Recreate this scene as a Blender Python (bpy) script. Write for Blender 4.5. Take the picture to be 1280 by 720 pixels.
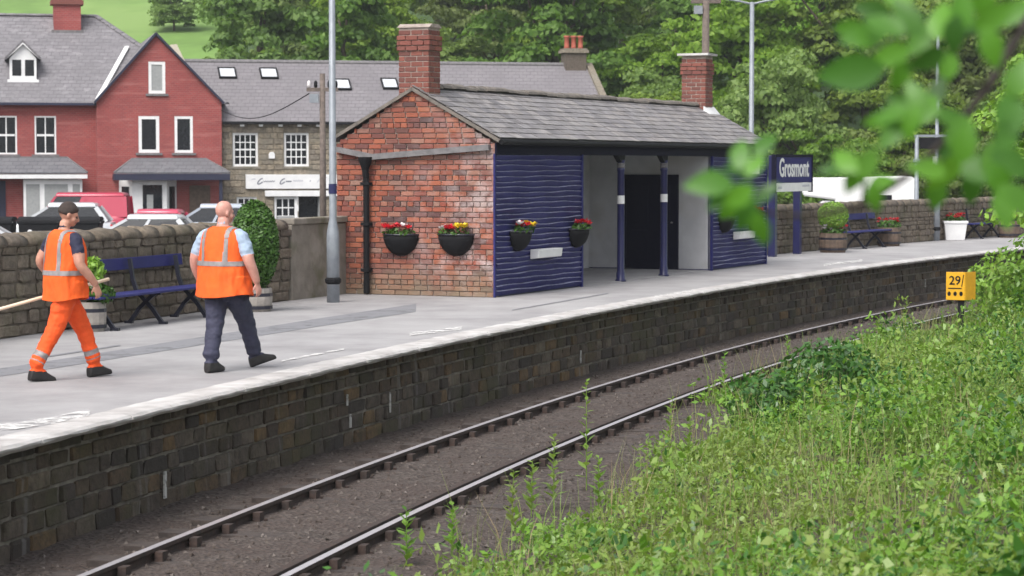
import bpy, bmesh, math, random
import numpy as np
from mathutils import Vector, Matrix, noise
from mathutils.kdtree import KDTree

random.seed(7); RNG = np.random.default_rng(7)
PI = math.pi
SC = bpy.context.scene
COL = SC.collection
for o in list(bpy.data.objects): bpy.data.objects.remove(o)

# ------------------------------------------------------------------ camera
FPX, HOR, CAMH = 2900.0, 206.0, 2.25          # focal length in photo pixels, horizon row, eye height over the platform
PITCH = math.atan((360 - HOR) / FPX)
cam_d = bpy.data.cameras.new('camera'); cam = bpy.data.objects.new('camera', cam_d); COL.objects.link(cam)
cam.location = (0, 0, CAMH); cam.rotation_euler = (PI / 2 - PITCH, 0, 0)
cam_d.sensor_width = 36; cam_d.lens = 36 * FPX / 1280; cam_d.clip_start = 0.1; cam_d.clip_end = 3000
cam_d.dof.use_dof = True; cam_d.dof.focus_distance = 30; cam_d.dof.aperture_fstop = 4.2
SC.camera = cam
SC.render.resolution_x, SC.render.resolution_y = 1024, 576

# ------------------------------------------------------------------ sky, sun, exposure (bright overcast)
SUN_EL, SUN_AZ = math.radians(52), math.radians(-150)      # azimuth from +Y towards +X: sun behind the camera, to its left
w = bpy.data.worlds.new('World'); SC.world = w; w.use_nodes = True
nt = w.node_tree; nt.nodes.clear()
sky = nt.nodes.new('ShaderNodeTexSky'); sky.sky_type = 'NISHITA'; sky.sun_disc = False
sky.sun_elevation = SUN_EL; sky.sun_rotation = SUN_AZ; sky.air_density = 1.0; sky.dust_density = 4.0; sky.ozone_density = 1.0
hs = nt.nodes.new('ShaderNodeHueSaturation'); hs.inputs['Saturation'].default_value = 0.28
bg = nt.nodes.new('ShaderNodeBackground'); bg.inputs['Strength'].default_value = 0.15
wo = nt.nodes.new('ShaderNodeOutputWorld')
nt.links.new(sky.outputs[0], hs.inputs['Color']); nt.links.new(hs.outputs[0], bg.inputs['Color']); nt.links.new(bg.outputs[0], wo.inputs['Surface'])
sun_d = bpy.data.lights.new('sun', 'SUN'); sun_d.energy = 1.5; sun_d.angle = math.radians(35); sun_d.color = (1.0, 0.96, 0.9)
sun = bpy.data.objects.new('sun', sun_d); COL.objects.link(sun)
sd = Vector((math.sin(SUN_AZ) * math.cos(SUN_EL), math.cos(SUN_AZ) * math.cos(SUN_EL), math.sin(SUN_EL)))
sun.rotation_euler = sd.to_track_quat('Z', 'Y').to_euler(); sun.location = sd * 80
SC.view_settings.view_transform = 'Standard'; SC.view_settings.look = 'None'; SC.view_settings.gamma = 1.0
SC.view_settings.exposure = 0.72
try:
    SC.cycles.use_denoising = True
    SC.cycles.max_bounces = 6; SC.cycles.transparent_max_bounces = 4
    SC.cycles.volume_bounces = 0
except Exception: pass

# ------------------------------------------------------------------ pixels of the photograph -> the place
def ray(px, py):
    x, z = (px - 640) / FPX, -(py - 360) / FPX
    c, s = math.cos(PITCH), math.sin(PITCH)
    return Vector((x, c + z * s, -s + z * c))
def G(px, py, z=0.0):                      # point on the level z
    d = ray(px, py); t = (z - CAMH) / d.z
    return Vector((d.x * t, d.y * t, z))
def D(px, py, dist):                       # point at the distance dist
    d = ray(px, py); t = dist / d.y
    return Vector((d.x * t, d.y * t, CAMH + d.z * t))
# the platform edge is an arc of radius 175 m; s runs along it, o towards the track (negative: onto the platform)
AC, AR = Vector((165.65, -24.41)), 175.0
PH0 = math.asin((30 + 24.41) / AR)
def T(s, o, z=0.0):
    p = PH0 + s / AR
    return Vector((AC.x - (AR - o) * math.cos(p), AC.y + (AR - o) * math.sin(p), z))
def THD(s): return PH0 + s / AR            # heading from +Y towards +X
def OFS(x, y): return AR - math.hypot(AC.x - x, AC.y - y)
def rz_of(h): return PI / 2 - h            # rotation that lays local +X along heading h

# ------------------------------------------------------------------ mesh builder
class MB:
    def __init__(s): s.v = []; s.f = []; s.m = []
    def add(s, vs, fs, mi=0):
        b = len(s.v); s.v += [tuple(v) for v in vs]; s.f += [tuple(b + i for i in f) for f in fs]; s.m += [mi] * len(fs)
        return s
    def box(s, lo, hi, mi=0, M=None, ch=0.0):
        x0, y0, z0 = lo; x1, y1, z1 = hi
        vs = [Vector(p) for p in ((x0,y0,z0),(x1,y0,z0),(x1,y1,z0),(x0,y1,z0),(x0,y0,z1),(x1,y0,z1),(x1,y1,z1),(x0,y1,z1))]
        if M is not None: vs = [M @ v for v in vs]
        return s.add(vs, [(0,3,2,1),(4,5,6,7),(0,1,5,4),(1,2,6,5),(2,3,7,6),(3,0,4,7)], mi)
    def bar(s, a, b, w, h, mi=0, up=Vector((0,0,1))):
        a, b = Vector(a), Vector(b); d = (b - a).normalized()
        x = d.cross(up)
        if x.length < 1e-4: x = d.cross(Vector((0,1,0)))
        x.normalize(); y = x.cross(d)
        vs = []
        for p in (a, b):
            for sx, sy in ((-1,-1),(1,-1),(1,1),(-1,1)): vs.append(p + x * sx * w / 2 + y * sy * h / 2)
        return s.add(vs, [(0,1,2,3),(7,6,5,4),(0,4,5,1),(1,5,6,2),(2,6,7,3),(3,7,4,0)], mi)
    def tube(s, pts, rad, n=8, mi=0, cap=True):
        pts = [Vector(p) for p in pts]
        if not hasattr(rad, '__len__'): rad = [rad] * len(pts)
        rings = []; ref = None
        for i, p in enumerate(pts):
            d = (pts[min(i+1, len(pts)-1)] - pts[max(i-1, 0)]).normalized()
            if ref is None: ref = Vector((1,0,0)) if abs(d.x) < 0.8 else Vector((0,1,0))
            x = (ref - d * ref.dot(d)).normalized(); y = d.cross(x); ref = x
            rings.append([p + (x * math.cos(2*PI*k/n) + y * math.sin(2*PI*k/n)) * rad[i] for k in range(n)])
        return s.loft(rings, mi, cap)
    def loft(s, rings, mi=0, cap=True, closed=True):
        n = len(rings[0]); vs = [v for r in rings for v in r]; fs = []
        for i in range(len(rings) - 1):
            for k in range(n if closed else n - 1):
                k2 = (k + 1) % n
                fs.append((i*n+k, i*n+k2, (i+1)*n+k2, (i+1)*n+k))
        if cap: fs.append(tuple(range(n))[::-1]); fs.append(tuple((len(rings)-1)*n + k for k in range(n)))
        return s.add(vs, fs, mi)
    def lathe(s, prof, n=16, c=(0,0,0), mi=0, cap=True):
        c = Vector(c)
        return s.loft([[c + Vector((r*math.cos(2*PI*k/n), r*math.sin(2*PI*k/n), z)) for k in range(n)] for r, z in prof], mi, cap)
    def prism(s, poly, d, mi=0):                 # polygon (3-D points) pushed along d
        poly = [Vector(p) for p in poly]; n = len(poly); d = Vector(d)
        return s.add(poly + [p + d for p in poly], [tuple(range(n))[::-1], tuple(range(n, 2*n))] + [(k, (k+1)%n, n+(k+1)%n, n+k) for k in range(n)], mi)
    def mesh(s, name, mats, smooth=False, fix=True):
        me = bpy.data.meshes.new(name); me.from_pydata(s.v, [], s.f)
        if not isinstance(mats, (list, tuple)): mats = [mats]
        for m in mats: me.materials.append(m)
        if len(mats) > 1: me.polygons.foreach_set('material_index', s.m)
        if fix:
            bm = bmesh.new(); bm.from_mesh(me); bmesh.ops.recalc_face_normals(bm, faces=bm.faces); bm.to_mesh(me); bm.free()
        if smooth: me.polygons.foreach_set('use_smooth', [True] * len(me.polygons))
        me.update(); return me
    def build(s, name, mats, parent=None, smooth=False, bevel=0.0, loc=None, rz=0.0, fix=True):
        me = s.mesh(name, mats, smooth, fix)
        o = link(name, me, parent, loc, rz)
        if bevel:
            b = o.modifiers.new('bevel', 'BEVEL'); b.width = bevel; b.segments = 2; b.limit_method = 'ANGLE'
        return o
def link(name, me, parent=None, loc=None, rz=0.0):
    o = bpy.data.objects.new(name, me); COL.objects.link(o)
    if parent: o.parent = parent
    if loc is not None: o.location = loc
    if rz: o.rotation_euler.z = rz
    return o
def tag(o, label=None, cat=None, group=None, kind=None):
    if label: o['label'] = label
    if cat: o['category'] = cat
    if group: o['group'] = group
    if kind: o['kind'] = kind
    return o
def thing(name, label, cat, loc=(0,0,0), rz=0.0, group=None):
    o = bpy.data.objects.new(name, None); COL.objects.link(o); o.empty_display_size = 0.2
    o.location = loc; o.rotation_euler.z = rz
    return tag(o, label, cat, group)
def kids(o): return [c for c in bpy.data.objects if c.parent == o]
def copy_tree(o, parent=None, tree=None):
    c = o.copy(); COL.objects.link(c)
    if parent: c.parent = parent
    for ch in kids(o): copy_tree(ch, c)
    return c
def quads(name, V, mat_, parent=None, n=4, smooth=False, kind=None):
    """V: (count*n,3) array, one n-gon per n vertices"""
    V = np.asarray(V, np.float32).reshape(-1, 3); c = len(V) // n
    me = bpy.data.meshes.new(name); me.vertices.add(len(V)); me.vertices.foreach_set('co', V.ravel())
    me.loops.add(len(V)); me.loops.foreach_set('vertex_index', np.arange(len(V), dtype=np.int32))
    me.polygons.add(c); me.polygons.foreach_set('loop_start', np.arange(c, dtype=np.int32) * n); me.polygons.foreach_set('loop_total', np.full(c, n, np.int32))
    me.materials.append(mat_); me.update(calc_edges=True)
    o = link(name, me, parent)
    if kind: o['kind'] = kind
    return o
def text_mesh(txt, size, mat_, bold=0.0, extrude=0.002, sx=1.0):
    cu = bpy.data.curves.new('lettering', 'FONT'); cu.body = txt; cu.size = size; cu.offset = bold; cu.extrude = extrude
    cu.align_x = 'CENTER'; cu.align_y = 'CENTER'; cu.resolution_u = 3
    o = bpy.data.objects.new('lettering_tmp', cu); COL.objects.link(o)
    me = bpy.data.meshes.new_from_object(o.evaluated_get(bpy.context.evaluated_depsgraph_get()))
    bpy.data.objects.remove(o); me.materials.clear(); me.materials.append(mat_)
    for v in me.vertices: v.co.x *= sx
    return me

# ------------------------------------------------------------------ materials
def nodes_of(name):
    m = bpy.data.materials.new(name); m.use_nodes = True; n = m.node_tree; n.nodes.clear()
    out = n.nodes.new('ShaderNodeOutputMaterial'); b = n.nodes.new('ShaderNodeBsdfPrincipled'); n.links.new(b.outputs[0], out.inputs['Surface'])
    return m, n, b, out
def N(n, t, **kw):
    x = n.nodes.new(t)
    for k, v in kw.items(): setattr(x, k, v)
    return x
def math_(n, op, a, b=None):
    x = N(n, 'ShaderNodeMath', operation=op)
    for i, v in enumerate((a, b)):
        if v is None: continue
        if isinstance(v, (int, float)): x.inputs[i].default_value = v
        else: n.links.new(v, x.inputs[i])
    return x.outputs[0]
def ramp(n, fac, stops):
    r = N(n, 'ShaderNodeValToRGB'); e = r.color_ramp.elements
    while len(e) < len(stops): e.new(0.5)
    for el, (p, c) in zip(e, stops): el.position = p; el.color = (*c, 1) if len(c) == 3 else c
    n.links.new(fac, r.inputs[0]); return r.outputs[0]
def mix(n, fac, a, b, blend='MIX'):
    x = N(n, 'ShaderNodeMix', data_type='RGBA', blend_type=blend)
    for s, v in ((x.inputs[0], fac), (x.inputs[6], a), (x.inputs[7], b)):
        if isinstance(v, (int, float)): s.default_value = v
        elif isinstance(v, tuple): s.default_value = (*v, 1) if len(v) == 3 else v
        else: n.links.new(v, s)
    return x.outputs[2]
def tnoise(n, scale, detail=4, rough=0.6, coord=None, dist=0.0):
    t = N(n, 'ShaderNodeTexNoise'); t.inputs['Scale'].default_value = scale; t.inputs['Detail'].default_value = detail; t.inputs['Roughness'].default_value = rough
    t.inputs['Distortion'].default_value = dist
    if coord is None: coord = N(n, 'ShaderNodeNewGeometry').outputs['Position']
    n.links.new(coord, t.inputs['Vector']); return t.outputs['Fac']
def scaled(n, vec=None, sx=1, sy=1, sz=1):
    if vec is None: vec = N(n, 'ShaderNodeNewGeometry').outputs['Position']
    x = N(n, 'ShaderNodeVectorMath', operation='MULTIPLY'); n.links.new(vec, x.inputs[0]); x.inputs[1].default_value = (sx, sy, sz); return x.outputs[0]
def rnd(n):                                     # per piece: object and island
    a = N(n, 'ShaderNodeObjectInfo').outputs['Random']; b = N(n, 'ShaderNodeNewGeometry').outputs['Random Per Island']
    return math_(n, 'FRACT', math_(n, 'ADD', a, b))
def bump(n, b, h, strength=0.4, dist=0.02):
    x = N(n, 'ShaderNodeBump'); x.inputs['Strength'].default_value = strength; x.inputs['Distance'].default_value = dist
    n.links.new(h, x.inputs['Height']); n.links.new(x.outputs[0], b.inputs['Normal'])
def mat(name, c1, c2=None, scale=6.0, rough=0.7, bmp=0.0, bscale=None, metal=0.0, piece=None, detail=5, spec=0.5, coat=0.0, lo=0.35, hi=0.68, c3=None, s3=0.7):
    """c1..c2 by noise, piece: list of colours picked per piece (multiplies the noise), c3: large patches"""
    m, n, b, out = nodes_of(name)
    c2 = c2 or tuple(v * 0.75 for v in c1)
    f = tnoise(n, scale, detail)
    col = ramp(n, f, [(lo, c2), (hi, c1)])
    if piece:
        pc = ramp(n, rnd(n), [(i / max(1, len(piece) - 1), c) for i, c in enumerate(piece)])
        col = mix(n, 1.0, pc, col, 'MULTIPLY')
    if c3:
        col = mix(n, ramp(n, tnoise(n, s3, 3), [(0.5, (0,0,0)), (0.66, (0.8,0.8,0.8))]), col, c3)
    n.links.new(col, b.inputs['Base Color'])
    b.inputs['Roughness'].default_value = rough; b.inputs['Metallic'].default_value = metal; b.inputs['Specular IOR Level'].default_value = spec
    b.inputs['Coat Weight'].default_value = coat
    if bmp: bump(n, b, tnoise(n, bscale or scale * 4, 6), bmp)
    return m
def leafmat(name, cols, rough=0.45, trans=0.35, patch=None, pscale=0.8, objvar=0.0):
    m, n, b, out = nodes_of(name)
    isl = rnd(n)
    col = ramp(n, isl, [(i / max(1, len(cols) - 1), c) for i, c in enumerate(cols)])
    if patch: col = mix(n, ramp(n, tnoise(n, pscale, 3), [(0.45, (0,0,0)), (0.62, (0.85,0.85,0.85))]), col, patch)
    if objvar:
        h = N(n, 'ShaderNodeHueSaturation'); r = N(n, 'ShaderNodeObjectInfo').outputs['Random']
        n.links.new(col, h.inputs['Color']); n.links.new(math_(n, 'ADD', math_(n, 'MULTIPLY', r, 0.035), 0.478), h.inputs['Hue'])
        n.links.new(math_(n, 'ADD', math_(n, 'MULTIPLY', math_(n, 'FRACT', math_(n, 'MULTIPLY', r, 7.31)), objvar), 1 - objvar * 0.5), h.inputs['Value'])
        n.links.new(math_(n, 'ADD', math_(n, 'MULTIPLY', math_(n, 'FRACT', math_(n, 'MULTIPLY', r, 3.7)), 0.25), 0.95), h.inputs['Saturation'])
        col = h.outputs[0]
    n.links.new(col, b.inputs['Base Color']); b.inputs['Roughness'].default_value = rough
    t = N(n, 'ShaderNodeBsdfTranslucent'); n.links.new(mix(n, 1.0, col, (1.0, 1.0, 0.55), 'MULTIPLY'), t.inputs['Color'])
    s = N(n, 'ShaderNodeMixShader'); s.inputs[0].default_value = trans
    n.links.new(b.outputs[0], s.inputs[1]); n.links.new(t.outputs[0], s.inputs[2]); n.links.new(s.outputs[0], out.inputs['Surface'])
    return m
def worn(name, c, scale=7, lo=.42, hi=.60):
    m, n, b, out = nodes_of(name); b.inputs['Base Color'].default_value = (*c, 1); b.inputs['Roughness'].default_value = .85
    t = N(n, 'ShaderNodeBsdfTransparent'); x = N(n, 'ShaderNodeMixShader'); n.links.new(ramp(n, tnoise(n, scale, 6, .7), [(lo, (0,0,0)), (hi, (1,1,1))]), x.inputs[0])
    n.links.new(t.outputs[0], x.inputs[1]); n.links.new(b.outputs[0], x.inputs[2]); n.links.new(x.outputs[0], out.inputs['Surface']); return m
def flat(name, c, rough=0.5, metal=0.0, spec=0.5, var=0.15): return mat(name, c, tuple(v * (1 - var) for v in c), 9, rough, metal=metal, spec=spec)

M = {}
def brick_material(name, cols, stain=True):
    m, n, b, out = nodes_of(name)
    col = ramp(n, rnd(n), [(i / (len(cols) - 1), c) for i, c in enumerate(cols)])
    col = mix(n, ramp(n, tnoise(n, 40, 5), [(0.35, (0,0,0)), (0.75, (0.5,0.5,0.5))]), col, (0.08, 0.045, 0.04))
    if stain:
        z = N(n, 'ShaderNodeSeparateXYZ'); n.links.new(N(n, 'ShaderNodeNewGeometry').outputs['Position'], z.inputs[0])
        # old whitewash clings to the corner and the lower half of the gable
        mr = N(n, 'ShaderNodeMapRange'); mr.inputs[1].default_value = -2.6; mr.inputs[2].default_value = -0.5; mr.inputs[3].default_value = 0.0; mr.inputs[4].default_value = 1.0
        n.links.new(math_(n, 'ADD', z.outputs[0], math_(n, 'MULTIPLY', z.outputs[2], -0.28)), mr.inputs[0])
        fac = math_(n, 'MULTIPLY', ramp(n, tnoise(n, 2.2, 6, 0.7), [(0.44, (0,0,0)), (0.62, (0.9,0.9,0.9))]), mr.outputs[0])
        col = mix(n, fac, col, (0.47,0.39,0.38))
        zz = math_(n, 'ADD', z.outputs[2], math_(n, 'MULTIPLY', tnoise(n, 1.7, 4), 0.9))
        col = mix(n, ramp(n, zz, [(0.45, (0.8,0.8,0.8)), (1.25, (0,0,0))]), col, (0.21, 0.165, 0.11))
    n.links.new(col, b.inputs['Base Color']); b.inputs['Roughness'].default_value = 0.85
    bump(n, b, tnoise(n, 60, 5), 0.5, 0.008)
    return m
M['brick'] = brick_material('brick', [(0.29,0.072,0.045),(0.37,0.105,0.055),(0.14,0.055,0.05),(0.40,0.125,0.06),(0.22,0.062,0.045),(0.33,0.09,0.05),(0.085,0.048,0.048),(0.39,0.11,0.055),(0.30,0.17,0.13),(0.19,0.058,0.045),(0.11,0.05,0.048)])
M['brick_dark'] = brick_material('chimney_brick', [(0.20,0.062,0.05),(0.27,0.085,0.06),(0.15,0.055,0.045),(0.24,0.075,0.055)], False)
M['mortar'] = mat('mortar', (0.40,0.34,0.30), (0.26,0.21,0.185), 8, 0.9, 0.3)
M['slate'] = mat('slate', (1,1,1), (0.6,0.58,0.56), 5, 0.62, 0.3, piece=[(0.225,0.213,0.222),(0.275,0.262,0.27),(0.185,0.176,0.188),(0.325,0.303,0.30),(0.24,0.23,0.236)])
M['slate'].name = 'slate'
M['ridge'] = mat('ridge_tile', (0.21,0.18,0.155), (0.11,0.10,0.09), 7, 0.85, 0.5)
M['blue'] = mat('blue_paint', (0.022,0.023,0.135), (0.015,0.016,0.10), 3, 0.6, 0.15, 30, spec=0.3, c3=(0.034,0.036,0.16))
M['blue_edge'] = flat('worn_lit_edge', (0.34,0.35,0.50), 0.6, var=0.55)  # sky light on the board ledges is put into this pale worn colour
M['navy'] = mat('navy_paint', (0.020,0.022,0.095), (0.014,0.015,0.07), 4, 0.35)
M['darknavy'] = flat('dark_navy', (0.006,0.006,0.020), 0.8, spec=0.15)
M['sign_blue'] = mat('sign_blue', (0.020,0.018,0.13), (0.016,0.015,0.11), 4, 0.65, spec=0.2)
M['black'] = flat('black_plastic', (0.010,0.010,0.012), 0.75, spec=0.2)
M['iron'] = flat('cast_iron', (0.016,0.017,0.03), 0.4)
M['lead'] = mat('lead', (0.20,0.19,0.195), (0.12,0.115,0.12), 8, 0.65)
M['white'] = mat('white_paint', (0.80,0.80,0.80), (0.70,0.70,0.71), 3, 0.45)
M['plaster'] = mat('plaster', (0.52,0.52,0.54), (0.43,0.43,0.45), 2.2, 0.8, 0.1, c3=(0.38,0.36,0.34))
M['glass'] = flat('window_glass', (0.012,0.014,0.018), 0.08)
M['curtain'] = flat('curtain', (0.33,0.34,0.34), 0.9)
M['galv'] = mat('galvanised_steel', (0.27,0.295,0.325), (0.21,0.23,0.26), 6, 0.5, metal=0.2)
M['wood'] = mat('pole_wood', (0.17,0.135,0.115), (0.10,0.08,0.07), 10, 0.85, 0.3)
M['bark'] = mat('bark', (0.11,0.085,0.06), (0.06,0.05,0.035), 12, 0.9, 0.6)
M['rail_top'] = flat('rail_steel', (0.50,0.47,0.49), 0.35, 0.35)
M['rust'] = mat('rusted_steel', (0.060,0.036,0.028), (0.030,0.022,0.020), 14, 0.85, 0.4)
M['sleeper'] = mat('sleeper_wood', (0.075,0.058,0.05), (0.04,0.032,0.03), 9, 0.9, 0.5)
M['red'] = flat('red_petal', (0.62,0.015,0.03), 0.6)
M['yellow'] = flat('yellow_petal', (0.75,0.55,0.02), 0.6)
M['petal_white'] = flat('white_petal', (0.78,0.74,0.75), 0.6)
M['yellow_sign'] = flat('yellow_sign', (0.80,0.42,0.01), 0.45)
M['terracotta'] = flat('terracotta', (0.42,0.11,0.07), 0.8)
M['barrel'] = mat('barrel_wood', (0.16,0.11,0.08), (0.09,0.065,0.05), 9, 0.8, 0.3)
M['tub'] = mat('stone_tub', (0.34,0.31,0.28), (0.24,0.22,0.20), 6, 0.85, 0.3)
M['tyre'] = flat('tyre', (0.02,0.02,0.02), 0.85)
M['soil'] = mat('soil', (0.05,0.038,0.028), (0.03,0.022,0.018), 20, 0.95, 0.5)
M['foliage'] = leafmat('wood_foliage', [(0.095,0.165,0.038),(0.18,0.285,0.065),(0.135,0.23,0.052),(0.235,0.345,0.09),(0.155,0.255,0.058)], 0.6, 0.5, objvar=0.65)
M['bushleaf'] = leafmat('bush_leaf', [(0.03,0.085,0.012),(0.07,0.17,0.02),(0.05,0.12,0.015)], 0.5, 0.25)
M['limebush'] = leafmat('lime_bush_leaf', [(0.15,0.30,0.03),(0.26,0.44,0.06),(0.20,0.37,0.045)], 0.5, 0.3)
M['weed'] = leafmat('weed_leaf', [(0.10,0.23,0.024),(0.21,0.40,0.05),(0.14,0.30,0.03),(0.26,0.44,0.075),(0.17,0.34,0.04),(0.06,0.15,0.02)], 0.36, 0.42, patch=(0.27,0.345,0.09), pscale=0.45)
M['twig'] = mat('dark_twig', (0.035,0.026,0.02), (0.02,0.016,0.012), 12, 0.8)
M['bramble'] = leafmat('bramble_leaf', [(0.03,0.10,0.018),(0.06,0.17,0.025),(0.045,0.13,0.02)], 0.33, 0.3)
M['grass'] = leafmat('grass_blade', [(0.14,0.25,0.045),(0.22,0.32,0.07),(0.28,0.33,0.12),(0.16,0.27,0.05)], 0.5, 0.35, patch=(0.27,0.25,0.13), pscale=0.6)
M['nearleaf'] = leafmat('sapling_leaf', [(0.09,0.26,0.022),(0.15,0.36,0.035),(0.055,0.17,0.022),(0.11,0.29,0.028),(0.04,0.12,0.02)], 0.4, 0.4)

# ================================================================== THE SETTING
def hz(x, y):                                   # height of the land behind the village
    if y < 112: return -1.5
    t = y - 112
    h = -1.5 + 0.23 * t - 0.0001 * t * t if t < 600 else 88.7
    return h + 1.2 * noise.noise(Vector((x * 0.02, y * 0.02, 3))) * min(1, t / 20)
M['pasture'] = mat('pasture', (0.15,0.27,0.055), (0.11,0.20,0.04), 0.35, 0.9, 0.4, 6, c3=(0.19,0.29,0.08), s3=0.08)
M['tarmac'] = mat('street_tarmac', (0.075,0.075,0.078), (0.05,0.05,0.052), 3, 0.9, 0.3)
xs = np.concatenate([np.arange(-900, -100, 40), np.arange(-100, 130, 5), np.arange(130, 901, 40)]); ys = np.concatenate([np.arange(-400, 40, 40), np.arange(40, 320, 6), np.arange(320, 1000, 40)])
g = MB(); nx = len(xs)
vs = [(x, y, hz(x, y)) for y in ys for x in xs]
fs = [(j*nx+i, j*nx+i+1, (j+1)*nx+i+1, (j+1)*nx+i) for j in range(len(ys)-1) for i in range(nx-1)]
g.add(vs, fs); tag(g.build('ground', M['pasture'], smooth=True, fix=False), kind='structure')
M['woodfloor'] = mat('woodland_floor', (0.06,0.11,0.03), (0.03,0.06,0.016), 1.5, 0.95, 0.6, 6)
wf = MB(); ys_ = list(np.arange(113, 330, 7.0)); us_ = list(np.linspace(-.125, .34, 40)); nu = len(us_)
wf.add([(u * y, y, hz(u * y, y) + .12 + .5 * abs(noise.noise(Vector((u * y * .3, y * .3, 1))))) for y in ys_ for u in us_], [(j*nu+i, j*nu+i+1, (j+1)*nu+i+1, (j+1)*nu+i) for j in range(len(ys_)-1) for i in range(nu-1)])
tag(wf.build('woodland_floor', M['woodfloor'], smooth=True, fix=False), kind='structure')
# --- platform
def platform_material():
    m, n, b, out = nodes_of('platform_asphalt')
    col = ramp(n, tnoise(n, 0.9, 5, 0.65), [(0.32, (0.25,0.24,0.245)), (0.62, (0.36,0.35,0.355))])
    col = mix(n, ramp(n, tnoise(n, 0.35, 4, 0.6, scaled(n, None, 1, 0.6, 1)), [(0.5, (0,0,0)), (0.7, (0.6,0.6,0.6))]), col, (0.43,0.42,0.42))
    col = mix(n, ramp(n, tnoise(n, 90, 3), [(0.3, (0.35,0.35,0.35)), (0.6, (0,0,0))]), col, (0.18,0.175,0.18))
    n.links.new(col, b.inputs['Base Color']); b.inputs['Roughness'].default_value = 0.8; bump(n, b, tnoise(n, 70, 4), 0.35, 0.01)
    return m
M['platform'] = platform_material()
M['coping'] = mat('coping_stone', (0.52,0.50,0.49), (0.36,0.34,0.33), 3, 0.8, 0.4, c3=(0.60,0.59,0.58), s3=1.3)
M['marking'] = worn('worn_white_marking', (0.62,0.61,0.60), 5, .40, .56); M['lime'] = worn('lime_stain', (0.50,0.49,0.47), 14, .34, .50)
M['patch'] = worn('dark_patch_asphalt', (0.20,0.20,0.215), 2, .12, .50)
S0, S1 = -24.0, 70.0
def strip(mb, o0, o1, z0, z1=None, s0=S0, s1=S1, n=94, mi=0):
    z1 = z0 if z1 is None else z1
    ss = np.linspace(s0, s1, n + 1)
    mb.add([T(s, o0, z0) for s in ss] + [T(s, o1, z1) for s in ss], [(i, i+1, n+2+i, n+1+i) for i in range(n)], mi)
g = MB(); strip(g, -6.18, -66, -1.0, s0=-70, s1=26, n=80); strip(g, -4.83, -66, -1.0, s0=26, s1=100, n=60); tag(g.build('road', M['tarmac'], fix=False), kind='structure')
g = MB(); strip(g, -0.36, -6.15, 0, s1=25.5, n=60); strip(g, -0.36, -4.8, 0, s0=25.5, n=50)
strip(g, -0.36, -0.36, -0.2, 0); strip(g, -6.15, -6.15, 0, -1.35, s1=25.5, n=60); strip(g, -4.8, -4.8, 0, -1.35, s0=25.5, n=50)
plat = tag(g.build('platform', M['platform'], fix=False), kind='structure')
# coping stones along the edge
cop = []
for v in range(4):
    c = MB(); r = random.Random(v); L = 0.9
    prof = [(-0.37, 0.004), (-0.09, 0.008), (-0.035, 0.0), (-0.006, -0.022), (-0.008, -0.042), (-0.06, -0.078), (-0.37, -0.085)]
    rings = []
    for k in range(5):
        x = -L/2 + 0.006 + (L - 0.012) * k / 4
        rings.append([Vector((x, -p[0] + r.uniform(-.006, .006) * (p[0] > -0.1), p[1] + r.uniform(-.004, .004))) for p in prof])
    c.loft(rings); me = c.mesh('coping_stone', M['coping']); cop.append(me)
s = S0
while s < 56:
    o = link('coping_stone', cop[random.randrange(4)], plat, T(s + 0.45, 0), rz_of(THD(s + 0.45)))
    o.scale.x = 1.0; s += 0.9
def sheet(name, pts_a, pts_b, z, m, parent=plat, label=None):
    c = MB(); n = len(pts_a)
    c.add([Vector((p.x, p.y, z)) for p in pts_a] + [Vector((p.x, p.y, z)) for p in pts_b], [(i, i+1, n+i+1, n+i) for i in range(n-1)])
    return c.build(name, m, parent, fix=False)
band = [(-60,474),(20,463),(160,441),(220,431.5),(300,419),(400,403),(520,385)]
sheet('dark_patch', [G(x, y-5) for x, y in band], [G(x, y+5) for x, y in band], 0.004, M['patch'])
for i, seg in enumerate([[(-40,538),(20,534),(70,526),(112,517)], [(512,418.5),(545,415),(577,411)], [(1030,332),(1078,326)], [(818,372),(866,364)], [(352,452),(430,437)]]):
    h = (5, 2.4, 1.6, 1.6, 1.2)[i]
    sheet('worn_marking', [G(x, y-h) for x, y in seg], [G(x, y+h*.7) for x, y in seg], 0.008, M['marking'])
for i, (seg, h) in enumerate([([(40,449),(150,432)], 0.8), ([(640,388),(760,367)], 0.6)]):
    sheet('crack_line', [G(x, y-h) for x, y in seg], [G(x, y+h) for x, y in seg], 0.006, M['patch'])

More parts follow.
